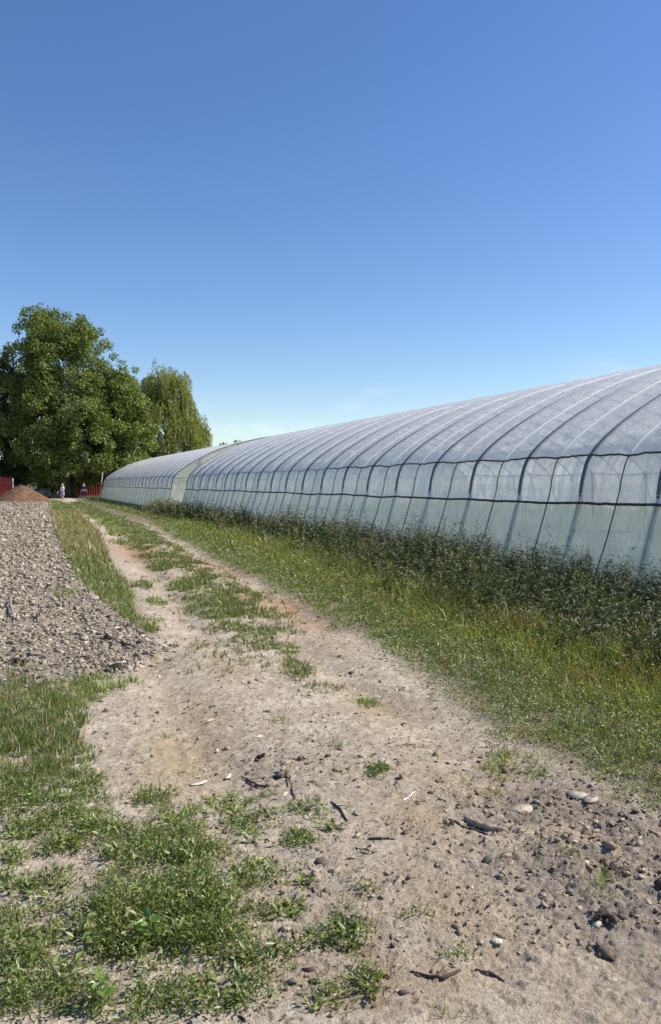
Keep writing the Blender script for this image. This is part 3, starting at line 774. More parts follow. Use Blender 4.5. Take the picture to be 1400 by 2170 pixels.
def lump(name, px, py, s, mat_col, label, cat='clod', flat=.7):
    x_, y_ = gpt(px, py); mb = MB()
    st_ = name in ('stone',)
    rocks(mb, np.array([[0, 0, s * .25]]), s * (.8 if st_ else .48), np.array([mat_col]), flat, True, .10 if st_ else .28)
    if not st_:
        k_ = 13; a = rng.random(k_) * 6.3; q = (.3 + .8 * rng.random(k_)) * s
        rocks(mb, np.stack([np.cos(a) * q, np.sin(a) * q, rng.uniform(.05, .4, k_) * s], 1), s * .26, np.tile(np.array([mat_col]), (k_, 1)) * rng.uniform(.7, 1.5, (k_, 1)), flat, False, .4)
    return mb.build(name, M_CLOD, loc=(x_, y_, float(hgt(x_, y_))), label=label, cat=cat)
DK = (.10, .082, .064)
lump('soil_clod', 553, 1602, .030, (.02, .018, .015), 'black rounded clod standing alone on pale soil above the forked twig')
lump('soil_clod', 636, 1612, .040, DK, 'large dark clod at the top of the clump right of the forked twig')
lump('soil_clod', 594, 1646, .040, (.15, .12, .10), 'flat grey-brown clod at the head of the crooked twig')
lump('soil_clod', 648, 1621, .022, DK, 'small dark clod touching the large dark clod')
lump('soil_clod', 516, 1604, .014, DK, 'tiny dark clod left of the black rounded clod')
lump('soil_clod', 1280, 1960, .050, DK, 'dark muddy clod beside the dry tuft at the right edge of the track')
lump('soil_clod', 1300, 1850, .060, DK, 'dark wet clod in the churned mud near the right edge')
lump('soil_clod', 1282, 2032, .050, (.17, .14, .11), 'rounded brown clod in the churned mud at the lower right')
lump('soil_clod', 230, 1362, .07, (.06, .05, .045), 'dark clod standing out among the grey clods near the middle of the field')
lump('soil_clod', 245, 1424, .07, (.05, .045, .04), 'black clod at the field edge just above the foreground grass')
lump('root_lump', 40, 1410, .11, (.06, .05, .04), 'large dark root-like lump of earth at the left of the field', 'earth lump', .6)
lump('stone', 1052, 2010, .016, (.62, .56, .46), 'small pale stone on the bare soil at the bottom right of the track', 'stone')
lump('stone', 515, 1448, .018, (.62, .58, .52), 'pale stone on the track just right of the ploughed field corner', 'stone')
lump('stone', 465, 1912, .022, (.72, .66, .52), 'pale yellowish stone at the right side of the big weed clump', 'stone')
lump('stone', 60, 1648, .020, (.80, .80, .78), 'white pebble in the grass at the left edge', 'pebble')
lump('stone', 88, 1684, .060, (.20, .17, .14), 'flat brown stone half sunk in the left foreground grass', 'stone', .35)
def chip(px, py, l, w, az, label, nm='wood_chip', cat='wood chip', curl=.18, mat=None):
    x_, y_ = gpt(px, py); n = 7
    t = np.linspace(-.5, .5, n); wd = w * np.sqrt(np.clip(1 - (2 * t) ** 2, .05, 1))
    top = np.stack([t * l, wd / 2, .004 + curl * w * (2 * t) ** 2], 1); bot = top * [1, -1, 1]
    Vv = np.concatenate([top, bot, top + [0, 0, .004], bot + [0, 0, .004]])
    F = []
    for i_ in range(n - 1):
        F += [[i_, i_ + 1, n + i_ + 1, n + i_], [2 * n + i_, 3 * n + i_, 3 * n + i_ + 1, 2 * n + i_ + 1], [i_, 2 * n + i_, 2 * n + i_ + 1, i_ + 1], [n + i_, n + i_ + 1, 3 * n + i_ + 1, 3 * n + i_]]
    F += [[0, n, 3 * n, 2 * n], [n - 1, 3 * n - 1, 4 * n - 1, 2 * n - 1]]
    ca, sa = math.cos(az), math.sin(az)
    Vv = np.stack([Vv[:, 0] * ca - Vv[:, 1] * sa, Vv[:, 0] * sa + Vv[:, 1] * ca, Vv[:, 2]], 1)
    mk(nm, Vv, [np.array(F)], mat or M_CHIP, loc=(x_, y_, float(hgt(x_, y_)) + .004), label=label, cat=cat)
M_MUD = pbr('dried_mud', (.36, .31, .245), .95, spec=.1, var=.25, scale=40, bump=.004, bscale=120)
M_CHIP = pbr('pale_chip', (.62, .55, .45), .8, var=.15, scale=30)
chip(420, 1655, .11, .03, .2, 'long pale wood chip on the edge of the low weeds left of the forked twig')
chip(483, 1637, .07, .025, .9, 'pale slanting wood chip between the long chip and the forked twig')
chip(460, 1579, .05, .02, 1.3, 'small curled pale chip on the pale soil left of the black clod')
chip(1100, 1725, .16, .11, .2, 'broad pale flake of dried mud right of the thick branch', 'mud_flake', 'mud flake', .04, M_MUD)
chip(1225, 1693, .13, .10, 2.2, 'broad pale flake of dried mud at the foot of the grass verge', 'mud_flake', 'mud flake', .04, M_MUD)
chip(1250, 1702, .12, .07, .5, 'narrow flake of dried mud touching the broad flake by the verge', 'mud_flake', 'mud flake', .04, M_MUD)

# broad-leaved seedling standing out of the weed mat
def broad_plant(px, py, h, nl, L0, label):
    x_, y_ = gpt(px, py)
    root = empty('broadleaf_plant', (x_, y_, float(hgt(x_, y_))), label=label, cat='plant')
    mb = MB(); mb.add(*tube([[0, 0, 0], [.004, 0, h * .5], [0, .004, h]], [.004, .003, .002], 6))
    mb.build('stem', M_STEM, root)
    mb = MB()
    a = np.arange(nl) * 2.4; t = np.linspace(.35, 1, nl)
    P = np.stack([0 * a, 0 * a, h * t], 1)
    D = np.stack([np.cos(a), np.sin(a), .5 - .3 * (1 - t)], 1)
    leaves(mb, P, D, L0 * (1.1 - .5 * t), L0 * .55 * (1.1 - .5 * t), jit(c([.16, .25, .05]), nl, .12, .05), .18)
    mb.build('foliage', M_GRASS, root)
M_STEM = pbr('green_stem', (.12, .2, .06), .7, var=.1)
broad_plant(318, 2018, .13, 9, .085, 'broad-leaved bright green plant in the middle of the big weed clump')
broad_plant(212, 2140, .10, 8, .07, 'broad-leaved light green plant at the bottom left edge of the photo')
broad_plant(806, 1642, .06, 8, .05, 'small bright green rosette alone in the middle of the bare track')

# ------------------------------------------------------------------ greenhouses
PROF = np.array([(0, 0), (.2, .7), (.41, 1.38), (.46, 1.55), (.52, 1.85), (.66, 2.17), (1.1, 2.58), (1.94, 3.12), (3, 3.66), (4, 4.04), (5.4, 4.41), (6.5, 4.64), (8, 4.86), (9.5, 4.93)])
def catmull(P, sub=6):
    P = np.asarray(P, float); Q_ = np.vstack([2 * P[0] - P[1], P, 2 * P[-1] - P[-2]])
    out = []
    for i_ in range(1, len(Q_) - 2):
        t = np.linspace(0, 1, sub, endpoint=False)[:, None]
        a, b, c_, d = Q_[i_ - 1:i_ + 3]
        out.append(.5 * (2 * b + (c_ - a) * t + (2 * a - 5 * b + 4 * c_ - d) * t ** 2 + (3 * b - a - 3 * c_ + d) * t ** 3))
    return np.vstack(out + [P[-1:]])
SUB = 9
HALF = catmull(PROF, SUB)                        # 0 = foot, last = ridge
PR = np.vstack([HALF, (HALF * [-1, 1] + [19, 0])[::-1][1:]])
TN = np.gradient(PR, axis=0); TN /= np.linalg.norm(TN, axis=1)[:, None]
NR = np.stack([-TN[:, 1], TN[:, 0]], 1)        # outward
SL = np.concatenate([[0], np.cumsum(np.linalg.norm(np.diff(PR, axis=0), axis=1))])
NR_3 = np.stack([NR[:, 0], 0 * NR[:, 0], NR[:, 1]], 1)
I_TUBE, I_SH = 2 * SUB, 5 * SUB                    # profile indices at the roll-up tube and at the shoulder rail
NPR = len(PR)
def greenhouse(y0, nb, sp, x0, seed, label, detail):
    root = empty('plastic_greenhouse', (x0, y0, 0), label=label, cat='greenhouse', group='film tunnels along the track')
    Ln = nb * sp
    per = 18 if detail else 8
    ny = nb * per + 1
    yy = np.linspace(0, Ln, ny)
    u = (yy / sp) % 1.0; u[-1] = 0
    sag_tab = rng.uniform(.6, 1.5, nb + 1)
    bay = np.minimum((yy / sp).astype(int), nb - 1)
    S_, Y_ = np.meshgrid(SL, yy)
    half = np.minimum(S_, SL[-1] - S_)
    pin = np.clip(1 - abs(1 - 2 * u), 0, 1)[:, None]
    sh = np.exp(-((half - 2.6) / .5) ** 2)
    amp = .05 * sst(.0, 1.0, half) * sag_tab[bay][:, None]
    d = -amp * pin ** 1.0
    w = pin ** .5 * (1 - np.exp(-((u - .5) / .07) ** 2))[:, None]
    d = d + w * (.022 * fbm(Y_ * 1.7 + half * .9 + seed, half * 1.2, 4, .6) + .014 * noise(Y_ * 5 + half * 3.4, half * .8 + seed)
                 + .030 * (1 - abs(noise(Y_ * 1.5 - half * 1.1 + seed, half * .8 + Y_ * .5))) ** 9
                 - .014 * (1 - abs(noise(Y_ * 2.1 + half * 1.6 + seed, half * .7 + 5 - Y_ * .3))) ** 11
                 + .010 * (1 - abs(noise(Y_ * 4.3 - half * 2.6 + seed, half * 1.7))) ** 7
                 + .03 * (1 - sst(1.3, 1.9, half)) * sst(0, .5, half) * (noise(Y_ * 3.3 + half * .5, half * .5 + seed) - .8 * (1 - abs(noise(Y_ * 2.2 + half * .9, half * .3 + seed + 4))) ** 8)
                 + .06 * sh * noise(Y_ * 4.1 + half * 2.5, half * 2.6 + seed) + .03 * sh * noise(Y_ * 9, half * 5 + seed))
    # gentle sag of the ridge line from hoop to hoop
    hoopz = rng.normal(0, .015, nb + 1)
    Vx = PR[None, :, 0] + NR[None, :, 0] * d
    Vz = PR[None, :, 1] + NR[None, :, 1] * d
    Vz[:, 0] = 0; Vz[:, -1] = 0
    G = np.stack([Vx, Y_, Vz], -1)
    def sheet(name, i0, i1, mat, **kw):
        sub = G[:, i0:i1 + 1]; m = i1 - i0 + 1
        a = np.arange(ny - 1)[:, None] * m; b = np.arange(m - 1)[None]
        F = np.stack([a + b, a + b + m, a + b + m + 1, a + b + 1], -1).reshape(-1, 4)
        mk(name, sub.reshape(-1, 3), [F], mat, root, smooth=True, **kw)
    sheet('side_film', 0, I_TUBE, M_SIDEF)
    sheet('shoulder_film', I_TUBE, I_SH, M_SHOUF)
    sheet('roof_film', I_SH, NPR - 1 - I_SH, M_ROOFF)
    sheet('shoulder_film', NPR - 1 - I_SH, NPR - 1 - I_TUBE, M_SHOUF)
    sheet('side_film', NPR - 1 - I_TUBE, NPR - 1, M_SIDEF)
    # sheet added a hand's breadth inside the hoops to fog the far side
    lin = (PR - NR * .28)[:I_SH + SUB + 1]
    lin[:, 1] = np.maximum(lin[:, 1], 0)
    yl = np.linspace(.2, Ln - .2, nb * 3 + 1); ml = len(lin)
    LV = np.stack(np.broadcast_arrays(lin[None, :, 0], yl[:, None], lin[None, :, 1]), -1).copy()
    LV += NR_3[None, :ml] * (.05 * fbm(LV[..., 1] * 1.2 + seed, LV[..., 2] * .9, 3))[..., None]
    a = np.arange(len(yl) - 1)[:, None] * ml; b = np.arange(ml - 1)[None]
    mk('fog_lining', LV.reshape(-1, 3), [np.stack([a + b, a + b + ml, a + b + ml + 1, a + b + 1], -1).reshape(-1, 4)], M_FOG, root, smooth=True)
    # hoops just under the film
    inn = PR - NR * .045
    ii = np.arange(NPR); prd = .034 * sst(I_TUBE + 1, I_TUBE + SUB, ii) * (1 - sst(I_SH + SUB * .5, I_SH + SUB * 3.5, ii))
    hop = PR - NR * (.040 - prd)[:, None]
    hv, hf = tube(np.stack([hop[:, 0], 0 * hop[:, 0], hop[:, 1]], 1), .036, 8)
    hm = None
    for k_ in range(nb + 1):
        if hm is None:
            o = mk('hoop', hv, hf, M_STEEL, root, smooth=True); hm = o
        else:
            o = hm.copy(); COL.objects.link(o); o.parent = root
        o.location = (0, k_ * sp + (.05 if k_ == 0 else (-.05 if k_ == nb else 0)), 0)
    # mid-bay straps, sun and shade put into colour: white over roof, black on wall
    for k_ in range(nb):
        row = k_ * per + per // 2
        g = G[row]
        off = np.stack([NR[:, 0], 0 * NR[:, 0], NR[:, 1]], 1) * .012
        lean = rng.normal(0, .06)
        p = (g + off)[:I_SH + 1].copy(); p[:, 1] += np.linspace(lean, 0, len(p))
        mk('side_strap', *tube(p, .009, 6), M_STRAP, root, smooth=True)
        q = (g + off)[I_SH:NPR - I_SH]
        mk('roof_cord', *tube(q, .011, 6), M_CORD, root, smooth=True)
    # roll-up tube (sagging) and shoulder rail
    for side in (0, 1):
        it, is_ = (I_TUBE, I_SH) if side == 0 else (NPR - 1 - I_TUBE, NPR - 1 - I_SH)
        wav = .045 * noise(yy * .35 + seed, yy * 0 + 2) - .015
        p = G[:, it].copy(); p[:, 0] += NR[it, 0] * .022; p[:, 2] += wav + NR[it, 1] * .022
        p[:, 0] += (-wav * .28) * (-1 if side == 0 else 1)
        mk('roll_up_tube', *tube(p, .022 * (1 + .15 * noise(yy * 9, yy * 0)), 8), M_TUBE, root, smooth=True)
        p = G[:, is_].copy(); ofs = (.012 - .05 * sst(26, 32, yy)) if detail else (yy * 0 - .04)
        p[:, 0] += NR[is_, 0] * ofs; p[:, 2] += NR[is_, 1] * ofs
        mk('shoulder_rail', *tube(p, .016, 8), M_TUBE, root, smooth=True)
        if side == 0:
            for z0 in (.92,):
                jz = int(np.argmin(abs(HALF[:, 1] - z0)))
                p = np.stack([np.full(ny, inn[jz, 0] + .06), yy, inn[jz, 1] + .03 * noise(yy * .8, yy * 0 + seed)], 1)
                mk('inner_wire', *tube(p, .006, 5), M_STEEL, root)
            jz = int(np.argmin(abs(HALF[:, 1] - 1.9)))
            p = np.stack([np.full(ny, inn[jz, 0] + .12), yy, 1.88 - .05 * np.sin(u * math.pi) + 0 * yy], 1)
            mk('support_wire', *tube(p, .005, 5), M_STEEL, root)
            if detail:
                # drop lines hanging from the wire, one mesh per bay
                for k_ in range(nb):
                    for f in (.2, .5, .8):
                        ydr = (k_ + f + rng.normal(0, .05)) * sp; zt = 1.88 - .05 * math.sin(f * math.pi)
                        mk('drop_line', *tube([[inn[jz, 0] + .12, ydr, zt], [inn[jz, 0] + .12, ydr + .01, zt - .2], [inn[jz, 0] + .11, ydr, 1.15]], .003, 4), M_STEEL, root)
    # skirt board at the foot
    for side, xx in ((0, -.03), (1, 19.03)):
        v, f = box((xx, Ln / 2, .06), (.04, Ln, .16)); mk('base_board', v, f, M_STEEL, root)
    # end walls: film panel + posts + door frame
    for yE, sgn in ((0.0, -1), (Ln, 1)):
        pp = PR - NR * .02
        m = len(pp)
        cz = np.linspace(0, 1, 7)
        Vv = []
        for i_ in range(m):
            for s in cz:
                xx, zz = pp[i_, 0], pp[i_, 1] * s
                Vv.append([xx, yE - sgn * .01 + sgn * .03 * float(noise(xx * 1.3 + zz, zz * 1.1 + seed)), max(zz, 0)])
        a = np.arange(m - 1)[:, None] * 7; b = np.arange(6)[None]
        F = np.stack([a + b, a + 7 + b, a + 7 + b + 1, a + b + 1], -1).reshape(-1, 4)
        mk('end_wall', np.array(Vv), [F], M_ENDF, root, smooth=True)
        for xx in (2.2, 4.6, 8.2, 10.8, 14.4, 16.8):
            zt = float(np.interp(xx, PR[:, 0], PR[:, 1])) - .06
            v, f = tube([[xx, yE + sgn * .045, 0], [xx, yE + sgn * .045, zt]], .03, 8); mk('end_post', v, f, M_STEEL, root, smooth=True)
        v, f = tube([[.6, yE + sgn * .05, 2.0], [18.4, yE + sgn * .05, 2.0]], .018, 6); mk('end_rail', v, f, M_STEEL, root, smooth=True)
    return root
SPC = 1.7
gh1 = greenhouse(8.75 - 9 * SPC, 29, SPC, 8.3, 0.0, 'long cloudy white plastic film greenhouse filling the right of the photo', True)
gh2 = greenhouse(46.8, 23, SPC, 8.25, 33.0, 'smaller looking far plastic greenhouse beyond the gap, beside the trees', False)
mk('corner_post', *tube([[.05, 39.16, 0], [.38, 39.16, 2.75]], .022, 8), M_WHITE, gh2, smooth=True, label='pale leaning corner post')

# red twine hanging inside
def twine(px, label, two):
    yv = None
    x_ = 8.3 + .55
    # where the sight line crosses the wire
    cx = (px - 700) / 1640; a = YAW + math.atan(cx)
    y_ = (x_ + .02) / math.tan(a) - .06
    mb = MB()
    for dy, lean in ((0, .0), (.05, -.05)) if two else ((0, .0),):
        mb.add(*tube([[0, dy, 0], [-.01, dy + lean * .5, -.35], [0, dy + lean, -.72]], .011, 6))
    mb.build('red_twine', M_REDCORD, loc=(x_ + .02, y_, 1.88), label=label, cat='twine')
twine(1251, 'pair of red strings hanging inside the film just right of a dark hoop', True)
twine(1361, 'single faded red string hanging inside the film nearest the right photo edge', False)

# crop rows inside the tunnel
def crops():
    mb = MB()
    for xr in np.arange(9.6, 27, 1.5):
        n = 1500
        y_ = rng.uniform(1, 42, n); x_ = xr + rng.normal(0, .22, n)
        P = np.stack([x_, y_, rng.uniform(.02, .55, n)], 1)
        D = rng.normal(0, 1, (n, 3)); D[:, 2] = abs(D[:, 2])
        leaves(mb, P, D, .22, .10, jit(c([.09, .16, .05]), n))
    mb.build('crop_plants', M_GRASS, label='rows of low green crops inside the near greenhouse, dim through the film', cat='crops', kind='stuff')
crops()

# ------------------------------------------------------------------ trees
def crown_blobs(mb, blobs, per, leaf, col, col2, tfn=None):
    for (bx, by, bz, br) in blobs:
        n = int(per * br * br)
        d = rng.normal(0, 1, (n, 3)); d /= np.linalg.norm(d, axis=1)[:, None]
        rr = br * (rng.random(n) ** .4) * (1 + .3 * fbm(d[:, 0] * 2 + bx, d[:, 1] * 2 + bz, 2))
        P = np.array([bx, by, bz]) + d * rr[:, None] * np.array([1, 1, .85])
        D = d * .6 + rng.normal(0, .7, (n, 3)) + np.array([0, 0, -.25])
        cc = jit(col, n, .28, .1); k = rng.random(n) < .25
        cc = np.where(k[:, None], jit(col2, n, .2, .1), cc)
        leaves(mb, P, D, leaf * rng.uniform(.7, 1.35, n), leaf * .8, cc, .15)
def make_tree(name, loc, env, nb, per, leaf, col, col2, trunk_r, trunk_h, label, cat='tree', brange=(1.0, 2.0), seed=1, group='trees at the end of the track', stems=1):
    r_ = np.random.default_rng(seed)
    root = empty(name, (loc[0], loc[1], 0), label=label, cat=cat, group=group)
    ez = np.array([e_[0] for e_ in env]); er = np.array([e_[1] for e_ in env]); eo = np.array([e_[2] if len(e_) > 2 else 0 for e_ in env])
    blobs = []
    zs = np.linspace(ez[0], ez[-1], 400); wts = np.interp(zs, ez, er) ** 1.4 + .25; wts /= wts.sum()
    for _ in range(nb):
        z = r_.choice(zs, p=wts); R_ = float(np.interp(z, ez, er)); ox = float(np.interp(z, ez, eo))
        br = min(r_.uniform(*brange), R_ * .75 + .35)
        a = r_.random() * 2 * math.pi; q = max(R_ - br * .8, 0) * math.sqrt(r_.uniform(.15, 1))
        blobs.append((ox + q * math.cos(a), q * math.sin(a) * .9, z, br))
    for _ in range(nb // 2):
        z = r_.uniform(ez[0], ez[-1]); R_ = float(np.interp(z, ez, er)); a = r_.random() * 2 * math.pi
        blobs.append((float(np.interp(z, ez, eo)) + R_ * 1.04 * math.cos(a), R_ * .95 * math.sin(a), z + r_.uniform(0, .6), r_.uniform(.35, .75)))
    mb = MB(); crown_blobs(mb, blobs, per, leaf, col, col2)
    mb.build('crown', M_LEAF, root)
    mb = MB()
    for s in range(stems):
        a = s * 2.1; off = .5 * (stems > 1)
        bx, by = off * math.cos(a), off * math.sin(a)
        t = np.linspace(0, 1, 8)
        px = bx + np.interp(trunk_h * t, ez, eo) * t + .3 * np.sin(t * 4 + s) * t + (stems > 1) * t * math.cos(a)
        py = by + .25 * np.sin(t * 3 + 1 + s) * t + (stems > 1) * t * math.sin(a)
        P = np.stack([px, py, trunk_h * t - .1], 1)
        mb.add(*tube(P, trunk_r * (1 - .85 * t) * (1 + .35 * np.exp(-t * 14)) / (1 if stems == 1 else 1.3), 10))
        for k_ in range(10):
            b = blobs[r_.integers(len(blobs))]
            zb = min(max(b[2] * .55, 1.2), trunk_h * .9); f = zb / trunk_h
            st_ = np.array([np.interp(f, t, px), np.interp(f, t, py), zb]); en = np.array(b[:3])
            tt = np.linspace(0, 1, 6)[:, None]
            L_ = st_ + (en - st_) * tt + np.array([0, 0, .12 * np.linalg.norm(en - st_)]) * np.sin(tt * math.pi) + r_.normal(0, .08, (6, 3)) * tt
            mb.add(*tube(L_, np.linspace(trunk_r * .32 * (1 - .6 * f), .03, 6), 7))
    mb.build('trunk', M_BARK, root, smooth=True)
    return root
PO = c([.135, .185, .042]); PO2 = c([.205, .25, .068]); DG = c([.06, .095, .03]); DG2 = c([.11, .145, .05])
# main tree: (z, half width, x offset)
xm, _ = ypt(148, 1040, 97)
make_tree('broadleaf_tree', (xm, 97), [(2.2, 5.8, 0), (4, 7.4, .3), (8, 8.2, .5), (11, 7.8, .3), (13.8, 7.0, 0), (16.7, 5.9, -.4), (19.2, 4.6, -.9), (20.6, 3.6, -1.2), (21.6, 2.0, -2.0)],
          215, 235, .265, PO, PO2, .45, 18, 'tallest tree, big rounded green broadleaf crown behind the people', brange=(.9, 1.9), seed=3, stems=3)
xr, _ = ypt(268, 1040, 96)
make_tree('broadleaf_tree', (xr, 96), [(1.6, 2.8), (4, 3.6), (7, 3.7), (10, 3.3), (12.5, 2.7), (14.8, 1.4)], 90, 330, .26, PO * 1.15, PO2 * 1.15, .26, 11,
          'shorter light green broadleaf tree between the tallest tree and the weeping willow', brange=(.7, 1.4), seed=8)
xl, _ = ypt(14, 1040, 101)
make_tree('broadleaf_tree', (xl, 101), [(2.4, 3.6), (6, 4.6), (10, 4.4), (13, 3.3), (15.6, 2.0), (17.2, .8)], 85, 300, .27, DG, DG2, .34, 14,
          'dark green broadleaf tree at the left photo edge behind the soil heap', brange=(.8, 1.6), seed=12)
make_tree('broadleaf_tree', (xl - 9, 104), [(2, 4), (6, 5), (10, 4.5), (14, 2)], 60, 150, .36, DG, DG2, .34, 12,
          'dark broadleaf tree just left of the tree at the left photo edge', seed=13)

def willow():
    xw, _ = ypt(366, 1040, 116)
    root = empty('weeping_willow', (xw, 116, 0), label='pale yellow-green weeping willow with hanging strands behind the far greenhouse', cat='tree', group='trees at the end of the track')
    mb = MB(); tops = []
    lobes = [(1.1, .2, 1.6, 17.7, 90), (-2.9, -.3, 1.5, 17.4, 90), (-1.3, 0, 2.3, 18.2, 190), (.4, -1, 1.8, 16.6, 120), (1.9, .4, 1.7, 14.6, 110), (3.1, .5, 1.9, 11.8, 170), (4.0, -.6, 1.4, 10.2, 90), (-3.3, .5, 1.9, 15.6, 150), (-4.2, -.5, 1.7, 12.8, 130), (-1.6, -2.2, 2.4, 13.2, 150), (1.0, -2.4, 2.2, 11.0, 140), (3.0, -1.8, 1.6, 8.6, 80), (-3.0, -2, 2.0, 9.0, 90), (0, 1, 3.0, 8.0, 80)]
    spec = [q for q in lobes for _ in range(int(q[4] * .72))]
    for k_, (lx, ly, lr, lz, _) in enumerate(spec):
        a = rng.random() * 2 * math.pi; f = math.sqrt(rng.uniform(0, 1)); q = lr * f
        x0, y0 = lx + q * math.cos(a), ly + q * math.sin(a)
        z = lz - .75 * lr * (1 - math.sqrt(max(0, 1 - f * f))) + rng.normal(0, .6)
        ln = min(rng.uniform(1.2, 5.2) * (.45 + .75 * f), z - 1.5)
        if k_ % 24 == 0: tops.append((x0, y0, z))
        m = int(ln * 15); t = np.sort(rng.random(m))
        out = .55 * np.sin(np.minimum(t * 2.2, 1.57))
        P = np.stack([x0 + out * math.cos(a) + rng.normal(0, .10, m), y0 + out * math.sin(a) + rng.normal(0, .10, m), z + .5 * np.sin(t * 3) * (1 - t) - ln * t], 1)
        D = np.stack([rng.normal(0, .35, m), rng.normal(0, .35, m), -1 + rng.normal(0, .3, m)], 1)
        leaves(mb, P, D, rng.uniform(.25, .5, m), .085, jit(c([.25, .28, .065]) * rng.uniform(.75, 1.2), m, .22, .08), .1)
    mb.build('crown', M_WILLOW, root)
    mb = MB(); mb.add(*tube([[0, 0, -.1], [.2, .1, 3], [0, .2, 7], [-.3, 0, 12], [-.6, 0, 16]], [.6, .45, .33, .18, .05], 10))
    for (a, b, z) in tops[:40]:
        s = np.array([0, .1, min(z * .55, 9)]); e_ = np.array([a, b, z]); t = np.linspace(0, 1, 6)[:, None]
        mb.add(*tube(s + (e_ - s) * t + np.array([0, 0, 1.2]) * np.sin(t * math.pi), np.linspace(.12, .02, 6), 6))
    mb.build('trunk', M_BARK, root, smooth=True)
willow()

# far tree tops that just show above the roof
for (px, py, yy, rr, lab) in [(474, 942, 230, 2.6, 'tiny far tree top showing above the far greenhouse roof, left one'), (503, 937, 240, 3.2, 'far tree top showing at the end of the near greenhouse roof')]:
    xx, zz = ypt(px, py, yy)
    make_tree('distant_tree', (xx, yy), [(2, rr * .8), (zz * .55, rr), (zz * .85, rr * .7), (zz, rr * .25)], 26, 26, .8, DG, DG2, .4, zz * .85, lab, brange=(.9, 1.7), seed=int(px), group='far tree tops')

xs2, _ = ypt(328, 1040, 108)
make_tree('broadleaf_tree', (xs2, 108), [(1.0, 2.6), (3, 3.2), (5.5, 2.8), (7.2, 1.3)], 40, 150, .34, DG, DG2, .2, 6,
          'low dark green bushy tree below the weeping willow just above the far greenhouse roof', seed=21, brange=(.7, 1.3))
def hedge():
    mb = MB()
    n = 26000
    x_ = rng.uniform(-34, 30, n); y_ = rng.uniform(113, 119, n) + np.where(x_ > 9, 8, 0)
    z_ = rng.random(n) ** .8 * (4.6 + 2.0 * fbm(x_ * .25, y_ * 0 + 2, 3))
    D = rng.normal(0, 1, (n, 3))
    leaves(mb, np.stack([x_, y_, z_], 1), D, rng.uniform(.4, .8, n), .45, jit(c([.035, .055, .022]), n))  # leaf mass added, coloured very dark, to deepen shade under the crowns
    mb.build('background_hedge', M_LEAF, label='dark hedge added behind the trees to darken the view under the crowns', cat='hedge', kind='stuff')
hedge()

# ------------------------------------------------------------------ soil heap, containers, shed and pale things under the trees
def heap():
    cxh, cyh = ypt(48, 1062, 77)[0], 77
    root_l = 'cone-shaped heap of brown soil at the far end of the ploughed field'
    nr_, nt_ = 46, 96
    rr = np.linspace(0, 1, nr_); th = np.linspace(0, 2 * math.pi, nt_, endpoint=False)
    RR, TT = np.meshgrid(rr, th, indexing='ij')
    rad_ = 2.9 * (1 + .10 * noise(np.cos(TT) * 1.6 + 3, np.sin(TT) * 1.6))
    X_, Y_ = RR * rad_ * np.cos(TT), RR * rad_ * np.sin(TT)
    Z_ = 1.52 * np.clip(1 - RR, 0, 1) ** 1.0
    Z_ = 1.42 * (1 - sst(0, 1, RR) * .35 - RR * .65) * 1.05 + .09 * fbm(X_ * 1.8, Y_ * 1.8, 4, .6) * (1 - RR ** 3) - .06 * RR ** 4
    i_ = np.arange(nr_ - 1)[:, None] * nt_; j_ = np.arange(nt_)[None]; k_ = (j_ + 1) % nt_
    F = np.stack([i_ + j_, i_ + nt_ + j_, i_ + nt_ + k_, i_ + k_], -1).reshape(-1, 4)
    mk('soil_heap', np.stack([X_, Y_, Z_], -1).reshape(-1, 3), [F], M_HEAP, smooth=True, loc=(cxh, cyh, .02), label=root_l, cat='soil heap')
heap()
def container(x0, x1, y_, h, label, post):
    root = empty('steel_container', ((x0 + x1) / 2, y_, 0), label=label, cat='container')
    w = (x1 - x0); hw = w / 2
    # corrugated front: trapezoid wave
    p = .28; xs = []; k_ = 0; x_ = -hw
    while x_ < hw:
        for f, dd in ((0, 0), (.35, 0), (.5, .06), (.85, .06)):
            if x_ + f * p <= hw: xs.append((x_ + f * p, dd))
        x_ += p
    xs.append((hw, 0)); xs = np.array(xs); m = len(xs)
    for yo, nm in ((0, 'front_panel'), (2.4, 'back_panel')):
        Vv = np.concatenate([np.column_stack([xs[:, 0], yo + xs[:, 1], np.full(m, .22)]), np.column_stack([xs[:, 0], yo + xs[:, 1], np.full(m, h - .1)])])
        a = np.arange(m - 1)
        mk(nm, Vv, [np.stack([a, a + 1, a + 1 + m, a + m], 1)], M_RED, root)
    mb = MB()
    for z_ in (.16, h - .05):
        for yo in (.02, 2.44): mb.add(*box((0, yo, z_), (w, .12, .12)))
    for sx in (-1, 1):
        for yo in (.02, 2.44): mb.add(*box((sx * (hw + .06), yo, h / 2 + .05), (.12, .13, h - .1)))
    mb.build('frame', M_RED, root)
    mk('roof', *box((0, 1.23, h + .03), (w, 2.3, .03)), M_RED, root)
    for sx in (-1, 1): mk('end_panel', *box((sx * (hw + .02), 1.23, h / 2 + .05), (.04, 2.28, h - .22)), M_RED, root)
    if post: mk('corner_plate', *box((hw + .06, -.06, h * .72), (.12, .03, h * .46)), M_WHITE, root)
    mb = MB()
    for sx in (-1, 1): mb.add(*box((sx * hw * .8, 1.2, .05), (.5, 2.4, .10)))
    mb.build('support_block', M_CONC, root)
xa, _ = ypt(27, 1030, 92); xb, _ = ypt(160, 1030, 103); xc, _ = ypt(201, 1030, 103)
container(xa - 6.2, xa, 92, 2.35, 'red corrugated steel container with a white corner at the left photo edge', True)
container(xb - .3, xb + 6.0, 103, 2.45, 'red corrugated steel container in tree shade behind the person in navy', False)
